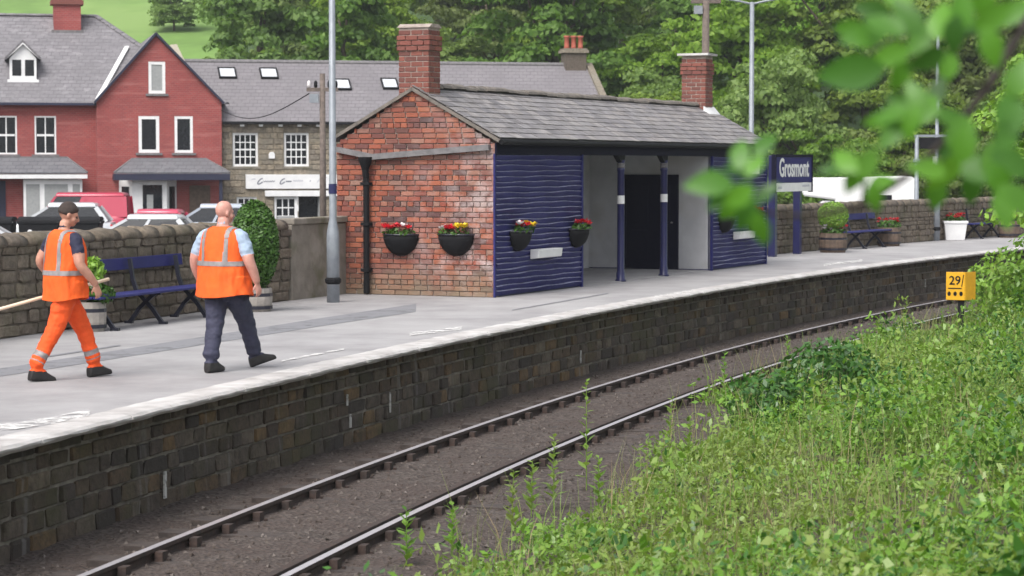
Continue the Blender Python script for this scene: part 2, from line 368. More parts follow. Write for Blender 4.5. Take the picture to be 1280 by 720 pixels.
# --- stones, made once and placed one by one
def stone_proto(name, m, seed, jit=0.07, bev=0.1):
    r = random.Random(seed); bm = bmesh.new(); bmesh.ops.create_cube(bm, size=1.0)
    bmesh.ops.bevel(bm, geom=bm.edges[:] , offset=bev, segments=1, affect='EDGES', profile=0.6)
    for v in bm.verts: v.co += Vector((r.uniform(-1,1), r.uniform(-1,1), r.uniform(-1,1))) * jit * 0.5
    me = bpy.data.meshes.new(name); bm.to_mesh(me); bm.free(); me.materials.append(m); return me
def place(name, protos, items, parent, limit=300, weight=None):
    """items: (centre, size, rz[, rx]); the largest in view become objects, the rest one joined part"""
    wt = weight or (lambda it: -Vector(it[0]).length)
    order = sorted(items, key=wt, reverse=True)
    for k, it in enumerate(order[:limit]):
        o = link(name, protos[hash((k * 7919) % 1013) % len(protos)], parent, it[0], it[2]); o.scale = it[1]
        if len(it) > 3: o.rotation_euler.x = it[3]
    rest = order[limit:]
    if rest:
        V, Fc = [], []
        for k, it in enumerate(rest):
            me = protos[k % len(protos)]; Mx = Matrix.LocRotScale(Vector(it[0]), Matrix.Rotation(it[2], 3, 'Z') @ Matrix.Rotation(it[3] if len(it) > 3 else 0, 3, 'X'), Vector(it[1]))
            b = len(V); V += [Mx @ v.co for v in me.vertices]; Fc += [tuple(b + i for i in p.vertices) for p in me.polygons]
        me = bpy.data.meshes.new(name + '_rest'); me.from_pydata(V, [], Fc); me.materials.append(protos[0].materials[0])
        o = link('far_' + name + 's', me, parent); o['kind'] = 'stuff'
def wall_stone_material(name, cols, moss=(0.06,0.065,0.03), streak=True):
    m, n, b, out = nodes_of(name)
    col = ramp(n, rnd(n), [(i / (len(cols) - 1), c) for i, c in enumerate(cols)])
    col = mix(n, ramp(n, tnoise(n, 9, 6, 0.7), [(0.35, (0.7,0.7,0.7)), (0.62, (0,0,0))]), col, tuple(v * 0.35 for v in cols[0]))
    col = mix(n, ramp(n, tnoise(n, 1.1, 4), [(0.5, (0,0,0)), (0.66, (0.65,0.65,0.65))]), col, moss)
    if streak: col = mix(n, ramp(n, tnoise(n, 1.0, 4, 0.6, scaled(n, None, 4.5, 4.5, 0.35)), [(0.6, (0,0,0)), (0.70, (0.4,0.4,0.4))]), col, (0.26,0.25,0.24))
    n.links.new(col, b.inputs['Base Color']); b.inputs['Roughness'].default_value = 0.88; bump(n, b, tnoise(n, 22, 7, 0.7), 0.8, 0.03)
    return m
M['pw_stone'] = wall_stone_material('platform_wall_stone', [(0.078,0.057,0.044),(0.125,0.092,0.062),(0.046,0.037,0.033),(0.19,0.12,0.055),(0.070,0.055,0.048),(0.15,0.12,0.09),(0.044,0.036,0.033),(0.22,0.175,0.13),(0.058,0.047,0.041)], (0.062,0.060,0.026))
M['pw_joint'] = mat('wall_joint', (0.24,0.215,0.18), (0.10,0.088,0.07), 6, 0.95, 0.4)
M['bw_stone'] = wall_stone_material('boundary_wall_stone', [(0.17,0.135,0.10),(0.22,0.18,0.135),(0.13,0.105,0.085),(0.25,0.205,0.155),(0.16,0.13,0.105)], (0.09,0.085,0.045), False)
M['bw_joint'] = mat('boundary_joint', (0.16,0.13,0.10), (0.08,0.066,0.05), 6, 0.95, 0.4)
M['slab'] = mat('rendered_slab', (0.27,0.245,0.21), (0.17,0.15,0.125), 2.5, 0.9, 0.4, 20, c3=(0.105,0.10,0.055), s3=1.6)

def course_items(s0, s1, of, zs, lens, thick, rnd_, fill=0.012, side=0):
    out = []
    for j in range(len(zs) - 1):
        s = s0 - rnd_.uniform(0, lens[0])
        while s < s1:
            L = rnd_.uniform(*lens); h = zs[j+1] - zs[j]
            pr = rnd_.uniform(-0.012, 0.016)
            out.append((T(s + L/2, of + pr, (zs[j] + zs[j+1]) / 2 + rnd_.uniform(-.004, .004)), (L - fill, thick, h - fill), rz_of(THD(s + L/2)) + rnd_.uniform(-.012, .012)))
            s += L
    return out
# platform face
pwall = thing('platform_wall', 'dark coursed stone face of the platform, above the track ballast', 'wall')
g = MB(); strip(g, -0.355, -0.355, -1.15, -0.08, n=94); g.build('joint_backing', M['pw_joint'], pwall, fix=False)
r_ = random.Random(3)
zs = [-1.10, -0.885, -0.70, -0.535, -0.37, -0.225, -0.11]
items = course_items(-20, 50, -0.405, zs, (0.22, 0.58), 0.16, r_, 0.026)
place('stone', [stone_proto('stone', M['pw_stone'], k, 0.10, 0.09) for k in range(7)], items, pwall, 300, weight=lambda it: -abs(it[0].y - 20) if it[0].y < 20 else -it[0].y + 20)
g = MB()
for px, py, wv, hv in ((205,606,.05,.26),(437,526,.035,.16),(433,500,.03,.13),(725,446,.03,.2),(487,503,.028,.25),(1156,354,.03,.2)):
    d = ray(px, py); best = min((abs((T(s, -0.315).x / T(s, -0.315).y) - d.x / d.y), s) for s in np.arange(-16, 48, 0.02))[1]
    p = T(best, -0.308); z = CAMH + d.z * (p.y / d.y); h = THD(best)
    Mx = Matrix.Translation((p.x, p.y, z)) @ Matrix.Rotation(rz_of(h), 4, 'Z')
    c = MB(); c.box((-wv/2, -0.012, -hv/2), (wv/2, 0.006, hv/2), M=Mx); c.build('lime_stain', M['lime'], pwall)
# boundary walls
def boundary(name, label, s0, s1, of, ztop, seed, sgroup=None):
    t = thing(name, label, 'wall'); rr = random.Random(seed)
    g = MB(); n = int((s1 - s0) * 2)
    strip(g, of + 0.13, of + 0.13, 0.0, ztop - 0.12, s0, s1, n); strip(g, of - 0.13, of - 0.13, -1.35, ztop - 0.12, s0, s1, n); strip(g, of + 0.13, of - 0.13, ztop - 0.12, None, s0, s1, n)
    for e in (s0, s1): g.add([T(e, of+.13, -.1), T(e, of-.13, -.1), T(e, of-.13, ztop-.12), T(e, of+.13, ztop-.12)], [(0,1,2,3)])
    g.build('joint_backing', M['bw_joint'], t, fix=False)
    zz = [0.0]
    while zz[-1] < ztop - 0.26: zz.append(zz[-1] + rr.uniform(0.09, 0.20))
    zz[-1] = ztop - 0.14
    it = course_items(s0, s1 - 0.1, of + 0.11, zz, (0.14, 0.56), 0.12, rr, 0.018)
    place('stone', [stone_proto('stone', M['bw_stone'], 20 + k, 0.16, 0.14) for k in range(6)], it, t, 290, weight=lambda i: -abs(i[0].y - 34) - (100 if i[0].x / i[0].y < -0.235 or i[0].x / i[0].y > 0.24 else 0))
    cops = []
    for v in range(3):                       # rounded cope stones
        c = MB(); q = random.Random(v); rings = []
        for k in range(4):
            x = -0.49 + 0.98 * k / 3; hh = 0.13 + q.uniform(-.015, .015)
            rings.append([Vector((x, 0.20 * math.cos(a), -0.02 + hh * math.sin(a) + q.uniform(-.008, .008))) for a in np.linspace(0, PI, 8)] + [Vector((x, -0.17, -0.06)), Vector((x, 0.17, -0.06))])
        c.loft(rings); cops.append(c.mesh('cope_stone', M['bw_stone'], True))
    s = s0
    while s < s1 - 0.2:
        L = rr.uniform(0.45, 0.8); L = min(L, s1 - s)
        o = link('cope_stone', cops[rr.randrange(3)], t, T(s + L/2, of, ztop - 0.09), rz_of(THD(s + L/2))); o.scale.x = L; s += L
    return t
def s_at(px, of):                                # where the line at offset of crosses the image column px
    d = ray(px, 300); return min((abs(T(s, of).x / T(s, of).y - d.x / d.y), s) for s in np.arange(-20, 80, 0.02))[1]
SW = s_at(352, -5.78)
boundary('stone_wall', 'low coursed stone wall with rounded coping behind the long blue bench', -21.5, SW, -5.78, 1.33, 5)
boundary('stone_wall', 'low coursed stone wall with rounded coping behind the station name sign and far benches', s_at(925, -4.4), s_at(1420, -4.4), -4.4, 1.22, 6)
# rendered slab wall next to the brick gable
t = thing('slab_wall', 'weathered grey slab wall between the stone wall and the brick building', 'wall')
s = SW; S_E = s_at(452, -5.7); k = 0
while s < S_E:
    L = min((1.5, 1.3, 1.6, 1.2, 1.4)[k % 5], S_E - s); k += 1
    c = MB(); c.box((-L/2 + .004, -0.10, -0.35), (L/2 - .004, 0.10, 1.24 + (k % 2) * .012)); c.build('slab', M['slab'], t, bevel=0.012, loc=T(s + L/2, -5.70), rz=rz_of(THD(s + L/2))); s += L
c = MB(); L = S_E - SW; m_ = (SW + S_E) / 2; c.box((-L/2, -0.14, 1.255), (L/2, 0.14, 1.36)); c.build('coping', M['slab'], t, bevel=0.02, loc=T(m_, -5.70), rz=rz_of(THD(m_)))

# --- track
def ballast_material():
    m, n, b, out = nodes_of('ballast')
    v = N(n, 'ShaderNodeTexVoronoi'); v.inputs['Scale'].default_value = 22; n.links.new(N(n, 'ShaderNodeNewGeometry').outputs['Position'], v.inputs['Vector'])
    col = ramp(n, v.outputs['Color'], [(0.2, (0.048,0.036,0.031)), (0.5, (0.074,0.057,0.049)), (0.85, (0.115,0.094,0.083))])
    col = mix(n, ramp(n, tnoise(n, 1.2, 4), [(0.4, (0,0,0)), (0.65, (0.7,0.7,0.7))]), col, (0.068,0.047,0.040))
    n.links.new(col, b.inputs['Base Color']); b.inputs['Roughness'].default_value = 0.95; bump(n, b, v.outputs['Distance'], 0.9, 0.05)
    return m
M['ballast'] = ballast_material()
M['ballast_stone'] = mat('ballast_stone', (1,1,1), (0.7,0.68,0.66), 20, 0.9, piece=[(0.06,0.045,0.038),(0.09,0.070,0.060),(0.07,0.053,0.044),(0.20,0.175,0.16),(0.065,0.05,0.042),(0.08,0.062,0.052)])
ss = np.arange(-22, 62, 0.22); oo = np.arange(-0.36, 4.7, 0.13)
def bz(s, o):
    z = -0.985 + 0.03 * noise.noise(Vector((s * 2.1, o * 2.1, 1))) + 0.02 * noise.noise(Vector((s * 6, o * 6, 2)))
    if o < 0.6: z += -0.05
    if 1.2 < o < 2.2: z += 0.012
    if o > 3.2: z += -0.05 * (o - 3.2)
    return z
g = MB(); no = len(oo)
g.add([T(a, b, bz(a, b)) for a in ss for b in oo], [(i*no+j, i*no+j+1, (i+1)*no+j+1, (i+1)*no+j) for i in range(len(ss)-1) for j in range(no-1)])
tag(g.build('track_bed', M['ballast'], smooth=True, fix=False), kind='structure')
V = []
base = np.array([(1,0,-.3),(-.5,.87,-.3),(-.5,-.87,-.3),(0,0,.8)])
for k in range(7000):
    a = -17 + 55 * random.random() ** 1.5; b = random.uniform(-0.15, 4.3); r = random.uniform(.010, .030)
    c = T(a, b, bz(a, b) + r * .3); q = Matrix.Rotation(random.uniform(0, 6.3), 3, 'Z') @ Matrix.Rotation(random.uniform(-.6, .6), 3, 'X')
    P4 = [c + q @ (Vector(p) * r) for p in base]
    for f in ((0,1,3),(1,2,3),(2,0,3)): V += [P4[i] for i in f]
quads('ballast_stones', V, M['ballast_stone'], None, 3, kind='stuff')['label'] = 'loose brown ballast stones between and beside the rails'
track = thing('railway_track', 'curving single railway track with worn steel rails on brown ballast', 'railway track')
def rail(of, name, shiny=True):
    c = MB(); prof = [(-.035,0),(.035,0),(.036,-.03),(.028,-.045),(.011,-.055),(.011,-.105),(.033,-.115),(.033,-.145),(-.033,-.145),(-.033,-.115),(-.011,-.105),(-.011,-.055),(-.028,-.045),(-.036,-.03)]
    sr = np.arange(-22, 61.5, 0.7); rings = [[T(a, of - p[0], -0.872 + p[1]) for p in prof] for a in sr]
    c.loft(rings, 0)
    n = len(prof)
    for i in range(len(rings) - 1): c.m[i * n] = 1
    c.build(name, [M['rust'], M['rail_top'] if shiny else M['rust']], track)
rail(0.95, 'rail'); rail(2.45, 'rail'); rail(2.45 - 0.125, 'check_rail', False)
track.children  # parts follow
c = MB(); c.box((-0.125, -1.28, -0.12), (0.125, 1.28, 0.03)); sl = c.mesh('sleeper', M['sleeper'])
c = MB()
c.box((-.10,-.17,0),(.10,.17,.03)); c.box((-.055,.04,.03),(.055,.11,.115)); c.box((-.055,-.11,.03),(.055,-.04,.115)); c.lathe([(.018,.03),(.018,.06)], 6, (0,.145,0)); c.lathe([(.018,.03),(.018,.06)], 6, (0,-.145,0))
ch = c.mesh('rail_chair', M['rust'])
a = -21.0
while a < 60:
    link('sleeper', sl, track, T(a, 1.7, -1.012), rz_of(THD(a)))
    for of in (0.95, 2.45): link('rail_chair', ch, track, T(a, of, -1.03 + 0.012), rz_of(THD(a)))
    a += 0.74
# --- the bank of weeds on the camera's side
M['bank'] = mat('bank_soil', (0.085,0.075,0.042), (0.045,0.04,0.022), 3, 0.95, 0.6, 20)
def vz(x, y):
    o = OFS(x, y); z = -1.03 if o < 4.2 else -1.03 + 0.13 * (o - 4.2) if o < 12 else -0.016
    d2 = x * x + y * y
    z += 1.15 * math.exp(-d2 / 55) + 0.07 * noise.noise(Vector((x * .5, y * .5, 0)))
    return z
g = MB(); ss = np.arange(-50, 62, 0.8); oo = np.arange(4.0, 60, 0.8); no = len(oo)
P_ = [T(a, b) for a in ss for b in oo]
g.add([(p.x, p.y, vz(p.x, p.y)) for p in P_], [(i*no+j, i*no+j+1, (i+1)*no+j+1, (i+1)*no+j) for i in range(len(ss)-1) for j in range(no-1)])
tag(g.build('bank', M['bank'], smooth=True, fix=False), kind='structure')

# ================================================================== STATION SHELTER  (local x along the front, y into the building)
BA, BB = G(617, 372), G(955, 330)
BH = math.atan2(BB.x - BA.x, BB.y - BA.y); BL = (BB - BA).length + 0.05; BW = 3.02
sta = thing('station_shelter', 'low brick station shelter with slate roof, blue boarded front and open waiting bay', 'building', BA, rz_of(BH))
BM = Matrix.Translation(BA) @ Matrix.Rotation(rz_of(BH), 4, 'Z')
ZW, ZR = 2.62, 3.60                                   # wall head, ridge
U1, U2 = 3.83, 10.98                                  # the open bay
def slope_z(t): return 2.70 + (ZR - 2.70) * (min(t, BW - t) + 0.14) / (BW / 2 + 0.14)
# shell
c = MB(); c.add([(0.02,0.02,0),(0.02,BW-.02,0),(0.02,BW-.02,ZW),(0.02,BW/2,ZR-.07),(0.02,0.02,ZW)], [(0,1,2,3,4)])
c.add([(0.25,0.02,0),(0.25,BW-.02,0),(0.25,BW-.02,ZW),(0.25,BW/2,ZR-.07),(0.25,0.02,ZW)], [(0,1,2,3,4)])
c.add([(0.02,0.02,0),(0.25,0.02,0),(0.25,0.02,ZW),(0.02,0.02,ZW)], [(0,1,2,3)])
endw = c.build('end_wall', M['mortar'], sta)
c = MB(); c.box((0.02,BW-.2,0),(BL-.02,BW,ZW)); c.build('back_wall', M['brick_dark'], sta)
c = MB(); c.prism([(BL-.2,0.04,0),(BL-.2,BW-.2,0),(BL-.2,BW-.2,ZW),(BL-.2,BW/2,ZR-.08),(BL-.2,0.04,ZW)], (.2,0,0)); c.build('far_end_wall', M['brick_dark'], sta)
c = MB(); c.box((U1,BW-.24,0.0),(U2,BW-.2,2.5)); c.build('bay_back_wall', M['plaster'], sta)
c = MB(); c.box((U1-.12,0.1,0),(U1,BW-.24,2.5)); c.build('partition', M['plaster'], sta)
c = MB(); c.box((U2,0.0,0.03),(U2+.12,BW-.24,2.5)); part = c.build('partition', M['plaster'], sta)
c = MB(); c.box((U2-.006,0.0,0.0),(U2+.13,BW-.24,0.03)); c.build('skirting', M['navy'], part)
c = MB(); c.box((U1-.12,0.06,2.5),(U2+.12,BW-.2,2.54)); c.build('ceiling', M['plaster'], sta)
c = MB(); c.box((U1-.1,0.0,0.0),(U2+.1,BW-.2,0.012)); c.build('bay_floor', M['platform'], sta)
# doorway in the far partition
y0, y1 = 0.78, 1.90
c = MB(); c.box((U2-.03,y0,0.01),(U2-.002,y1,1.97)); dr = c.build('door', M['darknavy'], sta)
c = MB()
for a, b in ((y0-.07,y0),(y1,y1+.07)): c.box((U2-.05,a,0.01),(U2-.003,b,2.04))
c.box((U2-.05,y0,1.97),(U2-.003,y1,2.04)); c.build('door_frame', M['darknavy'], dr)
for z0, z1 in ((.18,.85),(1.0,1.8)):
    for a in (y0+.12, y0+.62): c = MB(); c.box((U2-.037,a,z0),(U2-.028,a+.38,z1)); c.build('door_panel', M['darknavy'], dr, bevel=.008)
c = MB(); c.lathe([(.025,0),(.03,.02),(.0,.04)], 10, (0,0,0)); c.build('door_knob', M['lead'], dr, loc=(U2-.06,y0+.07,1.0))
# beam, corner posts, columns
c = MB(); c.box((0.0,-.055,2.43),(BL-.0,0.09,ZW)); c.build('fascia_beam', M['darknavy'], sta)
for u in (0.0, U1-.10, U2, BL-.1): c = MB(); c.box((u-.012 if u < .1 else u + (.05 if u > U2 + .1 or u < U2 - .1 else 0),-.056 if u > .1 else -.03,0.0),(u+(.045 if u < .1 or abs(u-U2) < .01 else .1),0.05 if u > .1 else .0,2.44)); c.build('corner_post', M['blue'], sta)
for u in (5.96, 8.32):
    c = MB(); c.lathe([(.11,0),(.11,.03),(.085,.05),(.085,.16),(.072,.20),(.068,2.12),(.08,2.14),(.08,2.17),(.068,2.19),(.068,2.30),(.09,2.34)], 16); col = c.build('column', M['navy'], sta, True, loc=(u,0.05,0))
    c = MB(); c.lathe([(.074,1.50),(.074,1.66)], 16); c.build('white_band', M['white'], col)
    c = MB(); c.lathe([(.073,2.19),(.082,2.20),(.082,2.215),(.073,2.225),(.073,2.25),(.082,2.26),(.082,2.275),(.073,2.285)], 16); c.build('collar', M['lead'], col)
    c = MB(); c.prism([(.09,-.05,2.30),(-.09,-.05,2.30),(-.30,-.05,2.44),(.10,-.05,2.44)], (0,.1,0)); c.build('bracket', M['black'], col)
# boards: every board has a worn upward ledge, coloured paler for the sky light it catches
def boards(u0, u1, seed):
    rr = random.Random(seed); n = 26; seg = 22
    ph = [[rr.uniform(0, 6.3), rr.uniform(0, 6.3), rr.uniform(.3, 1.0)] for _ in range(n + 1)]
    def zed(i, u): return 0.02 + i * (2.41 / n) + (0 if i in (0, n) else 0.011 * ph[i][2] * math.sin(u * 1.7 + ph[i][0]) + 0.006 * math.sin(u * 5 + ph[i][1]))
    for i in range(n):
        c = MB(); us = np.linspace(u0, u1, seg + 1); k = seg + 1
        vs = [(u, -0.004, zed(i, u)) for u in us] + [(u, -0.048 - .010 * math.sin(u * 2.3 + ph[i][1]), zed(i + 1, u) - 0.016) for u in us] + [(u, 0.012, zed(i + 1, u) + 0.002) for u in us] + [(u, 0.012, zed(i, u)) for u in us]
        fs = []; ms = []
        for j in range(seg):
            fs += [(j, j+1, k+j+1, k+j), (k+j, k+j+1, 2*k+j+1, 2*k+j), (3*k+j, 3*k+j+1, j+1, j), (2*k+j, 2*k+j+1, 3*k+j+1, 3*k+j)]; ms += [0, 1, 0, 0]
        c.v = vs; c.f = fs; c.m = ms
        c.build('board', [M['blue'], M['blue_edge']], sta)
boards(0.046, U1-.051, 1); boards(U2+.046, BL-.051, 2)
c = MB(); c.box((0.05,0.03,0),(U1-.1,.09,2.45)); c.box((U2+.13,0.03,0),(BL-.05,.09,2.45)); c.build('board_backing', M['navy'], sta)
# white window-box trays and small window on the far panel
for u, z in ((1.43,0.60),(12.35,0.62)):
    c = MB(); c.prism([(u,-.045,z),(u,-.20,z+.02),(u,-.22,z+.17),(u,-.045,z+.17)], (1.05,0,0)); o = c.build('letter_tray', M['white'], sta, bevel=.01)
c = MB(); c.box((13.2,-.06,2.05),(14.1,-.03,2.33)); c.build('notice_panel', M['white'], sta)
# bricks of the gable end
bp = [stone_proto('brick', M['brick'], 40 + k, 0.05, 0.07) for k in range(5)]
CH, items, rr = 0.090, [], random.Random(11)
j = 0; z = 0.0
while z < ZR - 0.12:
    a, b = 0.0, BW
    if z + CH > ZW: 
        f = (z + CH - 2.66) / (ZR - 2.66); a = max(0, f * BW / 2); b = BW - a
    y = a - (0.0 if j % 2 else 0.115)
    header = (j % 5 == 2)
    while y < b - 0.03:
        L = (0.126 if header else 0.25) * rr.uniform(.97, 1.03); ya, yb = max(y, a), min(y + L, b)
        if yb - ya > 0.04: items.append(((0.035 - rr.uniform(0, .006), (ya + yb) / 2, z + CH / 2), (yb - ya - .013, 0.085, CH - .014), PI / 2))
        y += L
    z += CH; j += 1
place('brick', bp, items, endw, 250, weight=lambda it: -abs(it[0][2] - 1.35))
# quoin face of the front corner (brick return seen beside the boards)
c = MB(); c.box((0.0,-.02,0),(0.06,0.03,ZW)); c.build('corner_return', M['brick'], sta)
# chimneys
def brick_stack(x0, x1, ya, yb, z0, z1, rr, proto, parent, cap=True):
    c = MB(); c.box((x0+.01,ya+.01,z0),(x1-.01,yb-.01,z1)); st = c.build('chimney', M['mortar'], parent)
    it = []; z = z0; j = 0
    nc = int((z1 - z0) / CH)
    for j in range(nc):
        z = z0 + j * CH; e = 0.0
        if cap and nc - 4 <= j < nc - 1: e = 0.026
        X0, X1, Y0, Y1 = x0 - e, x1 + e, ya - e, yb + e; off = 0.115 * (j % 2)
        for (p, q, ax, fx, th) in ((Y0, Y1, 'y', X0, 1), (Y0, Y1, 'y', X1, -1), (X0, X1, 'x', Y0, 1), (X0, X1, 'x', Y1, -1)):
            y = p - off
            while y < q - .03:
                A, B = max(y, p), min(y + .23, q)
                if B - A > .04:
                    m_ = (A + B) / 2; ctr = (fx + th * .045, m_, z + CH/2) if ax == 'y' else (m_, fx + th * .045, z + CH/2)
                    it.append((ctr, (B - A - .012, .09, CH - .013), PI/2 if ax == 'y' else 0))
                y += .23
    return st, it
rr = random.Random(5); pb = [stone_proto('brick', M['brick_dark'], 60 + k, .05, .07) for k in range(4)]
st, it = brick_stack(0.0, 0.46, BW/2 - .29, BW/2 + .29, 3.30, 4.62, rr, pb, sta)
place('brick', pb, it, st, 50, weight=lambda i: -i[0][0] + (.3 if i[2] else 0))
c = MB(); c.prism([(-.02,BW/2-.31,4.60),(.48,BW/2-.31,4.60),(.36,BW/2-.31,4.665),(.10,BW/2-.31,4.665)], (0,.62,0)); c.build('chimney_flaunching', M['mortar'], st)
st, it = brick_stack(BL-.62, BL-.12, BW/2 - .29, BW/2 + .29, 3.30, 4.72, rr, pb, sta)
place('brick', pb, it, st, 0)
c = MB(); c.box((BL-.70,BW/2-.37,4.72),(BL-.04,BW/2+.37,4.77)); c.build('chimney_cap', M['coping'], st)
c = MB(); c.prism([(BL-.70,BW/2-.42,slope_z(BW/2-.42)+.03),(BL-.70,BW/2-.27,slope_z(BW/2-.27)+.12),(BL-.70,BW/2-.27,slope_z(BW/2-.27)-.02),(BL-.70,BW/2-.42,slope_z(BW/2-.42)-.02)], (.72,0,0)); c.build('flashing', M['white'], st)
# roof
c = MB(); e0 = -.13
c.prism([(-.03,e0,slope_z(e0)-.055),(-.03,BW/2,ZR-.055),(-.03,BW-e0,slope_z(e0)-.055),(-.03,BW-e0,slope_z(e0)-.02),(-.03,BW/2,ZR-.02),(-.03,e0,slope_z(e0)-.02)], (BL+.10,0,0))
roof = c.build('roof', M['slate'], sta)
ang = math.atan2(ZR - slope_z(e0), BW/2 - e0); SLEN = math.hypot(ZR - slope_z(e0), BW/2 - e0)
spr = []
for k in range(4):
    q = random.Random(k); c = MB()
    vs = [(-.5,0,0),(.5,0,0),(.5+q.uniform(-.02,.02),1,0),(-.5,1,0)]
    c.prism([(-.5,q.uniform(-.03,.03),0),(.5,q.uniform(-.03,.03),0),(.5,1.0,0),(-.5,1.0,0)], (0,0,1)); spr.append(c.mesh('slate', M['slate']))
items = []; rows = 10; ex = SLEN / rows; rr = random.Random(8)
for r in range(rows):
    u = -.05 - (.16 if r % 2 else 0)
    while u < BL + .07:
        Lw = 0.34 * rr.uniform(.9, 1.12); a, b = max(u, -.05), min(u + Lw, BL + .08)
        if b - a > .05:
            d = r * ex - 0.03 + rr.uniform(-.008, .008)
            items.append((((a+b)/2, e0 + d * math.cos(ang) - 0.012*0, slope_z(e0) + d * math.sin(ang) + 0.012), (b - a - .006, ex * 1.22, 0.011 + rr.uniform(0, .004)), rr.uniform(-.01,.01), ang - 0.055 + rr.uniform(-.012, .012)))
        u += Lw
place('slate', spr, items, roof, 295, weight=lambda it: -it[0][0])
rt = []
for v in range(2):
    c = MB(); c.loft([[Vector((x, .15*math.cos(a)*(1+.03*v), .02 + .085*math.sin(a) - .04)) for a in np.linspace(0, PI, 7)] for x in (-.225, .225)], cap=True); rt.append(c.mesh('ridge_tile', M['ridge']))
u = 0.66; k = 0
while u < BL - .75:
    o = link('ridge_tile', rt[k % 2], roof, (u, BW/2, ZR + rr.uniform(-.012, .018)), 0); o.rotation_euler = (rr.uniform(-.05,.05), rr.uniform(-.02,.02), rr.uniform(-.03,.03)); u += .455; k += 1
# verge strip on the gable (mortared edge) and gutter on the front
c = MB()
for sgn in (0, 1):
    a = Vector((-.045, e0 if not sgn else BW - e0, slope_z(e0) - .05)); b = Vector((-.045, BW/2, ZR - .05)); c.bar(a, b, .05, .055)
c.build('verge', M['ridge'], roof)
c = MB(); c.tube([(-.03,e0-.03,slope_z(e0)-.07),(BL+.05,e0-.03,slope_z(e0)-.07)], .045, 8); c.build('gutter', M['black'], roof)
# lead gutter, hopper and downpipe across the gable
def endpt(px, py):
    """point on the gable end plane seen at a pixel"""
    d = ray(px, py); n_ = Vector((math.sin(BH), math.cos(BH), 0)); o_ = Vector((0, 0, CAMH)); tt = (BA - o_).dot(n_) / d.dot(n_)
    return BM.inverted() @ (o_ + d * tt)
pts = [endpt(614, 184), endpt(540, 190), endpt(468, 196)]
c = MB()
for a, b in zip(pts[:-1], pts[1:]): c.bar(a + Vector((-.06,0,0)), b + Vector((-.06,0,0)), .11, .10)
q = endpt(424, 187); c.bar(pts[-1] + Vector((-.06,0,0)), q + Vector((-.06,0,0)), .11, .09)
c.build('lead_gutter', M['lead'], sta)
hp = endpt(461, 205)
c = MB(); c.lathe([(.05,-.22),(.06,-.1),(.12,.06),(.13,.12)], 10, hp + Vector((-.13,0,0))); c.tube([hp + Vector((-.1,0,-.15)), Vector((-.1, hp.y, .02))], .055, 8)
for z in (.4, 1.2, 1.9): c.box((-.17,hp.y-.08,z),(-.02,hp.y+.08,z+.05))
c.build('downpipe', M['black'], sta)
# seat inside the bay
se = thing('waiting_seat', 'dark bench seat in the shadow of the open waiting bay', 'bench', BM @ Vector((5.0, 2.2, .012)), rz_of(BH))
c = MB(); c.box((-.9,-.25,.42),(.9,.2,.46)); c.build('seat', M['darknavy'], se, bevel=.01)
c = MB(); c.box((-.9,.2,.46),(.9,.24,.95)); c.build('backrest', M['darknavy'], se, bevel=.01)
for x in (-.8,.8):
    c = MB(); c.box((x-.03,-.2,0),(x+.03,.2,.42)); c.build('leg', M['iron'], se)

# ------------------------------------------------------------------ flower baskets
petal = []
for mk in ('red', 'yellow', 'petal_white'):
    c = MB(); q = random.Random(len(mk))
    for k in range(9):
        a = 2*PI*k/9; e = q.uniform(.2, 1.2); d_ = Vector((math.cos(a)*math.cos(e), math.sin(a)*math.cos(e), math.sin(e))); s_ = Vector((-math.sin(a), math.cos(a), 0))
        c.add([d_*.15, d_*.7 + s_*.42, d_*1.05, d_*.7 - s_*.42], [(0,1,2,3)])
    petal.append(c.mesh('flower', M[mk], fix=False))
def leaf_cloud(name, centre, rad, n, size, m, parent, seed=0, shell=0.55, flatten=1.0, pitch=None):
    q = np.random.default_rng(seed); d = q.normal(size=(n, 3)); d /= np.linalg.norm(d, axis=1)[:, None]
    r = (shell + (1 - shell) * q.random(n) ** 0.6)[:, None]; c = np.array(centre) + d * r * np.array(rad)
    nn = d + q.normal(size=(n, 3)) * 0.6; nn /= np.linalg.norm(nn, axis=1)[:, None]
    a = np.cross(nn, q.normal(size=(n, 3))); a /= np.linalg.norm(a, axis=1)[:, None]; b = np.cross(nn, a)
    L = (size * q.uniform(.6, 1.3, n))[:, None]
    V = np.stack([c - a*L, c + b*L*.5, c + a*L, c - b*L*.5], 1)
    return quads(name, V, m, parent)
def basket(label, loc, rz, cols, w=.34, seed=0, group='half-round flower baskets on the shelter walls'):
    t = thing('flower_basket', label, 'flower basket', loc, rz, group); q = random.Random(seed)
    c = MB(); rings = []
    for k in range(7):
        e = k / 6 * PI / 2; rr_ = w * math.sin(e) * .98 + .012; z = -w * 1.12 * math.cos(e) 
        rings.append([Vector((rr_*math.cos(a), -rr_*.8*math.sin(a), z)) for a in np.linspace(0, PI, 13)])
    c.loft(rings, cap=True); b = c.build('basket', M['black'], t, True)
    c = MB(); c.tube([(w*1.0*math.cos(a), -w*.82*math.sin(a), .0) for a in np.linspace(0, PI, 13)], .016, 6); c.build('rim', M['iron'], b)
    c = MB(); c.tube([(-w, -.01, 0), (-w*.2, -.01, -w*1.1), (w*.2, -.01, -w*1.1), (w, -.01, 0)], .012, 5); c.build('hook_frame', M['iron'], b)
    leaf_cloud('leaves', (0, -w*.4, .03), (w*.95, w*.5, .09), 110, .045, M['bushleaf'], t, seed)
    for k, ci in enumerate(cols):
        x = (-.75 + 1.5 * (k + .5) / len(cols)) * w + q.uniform(-.03, .03)
        o = link('flower', petal[ci], t, (x, -w*.45 + q.uniform(-.07,.05), .07 + q.uniform(0, .06)), q.uniform(0, 6)); sc = q.uniform(.085, .125); o.scale = (sc, sc, sc)
    return t
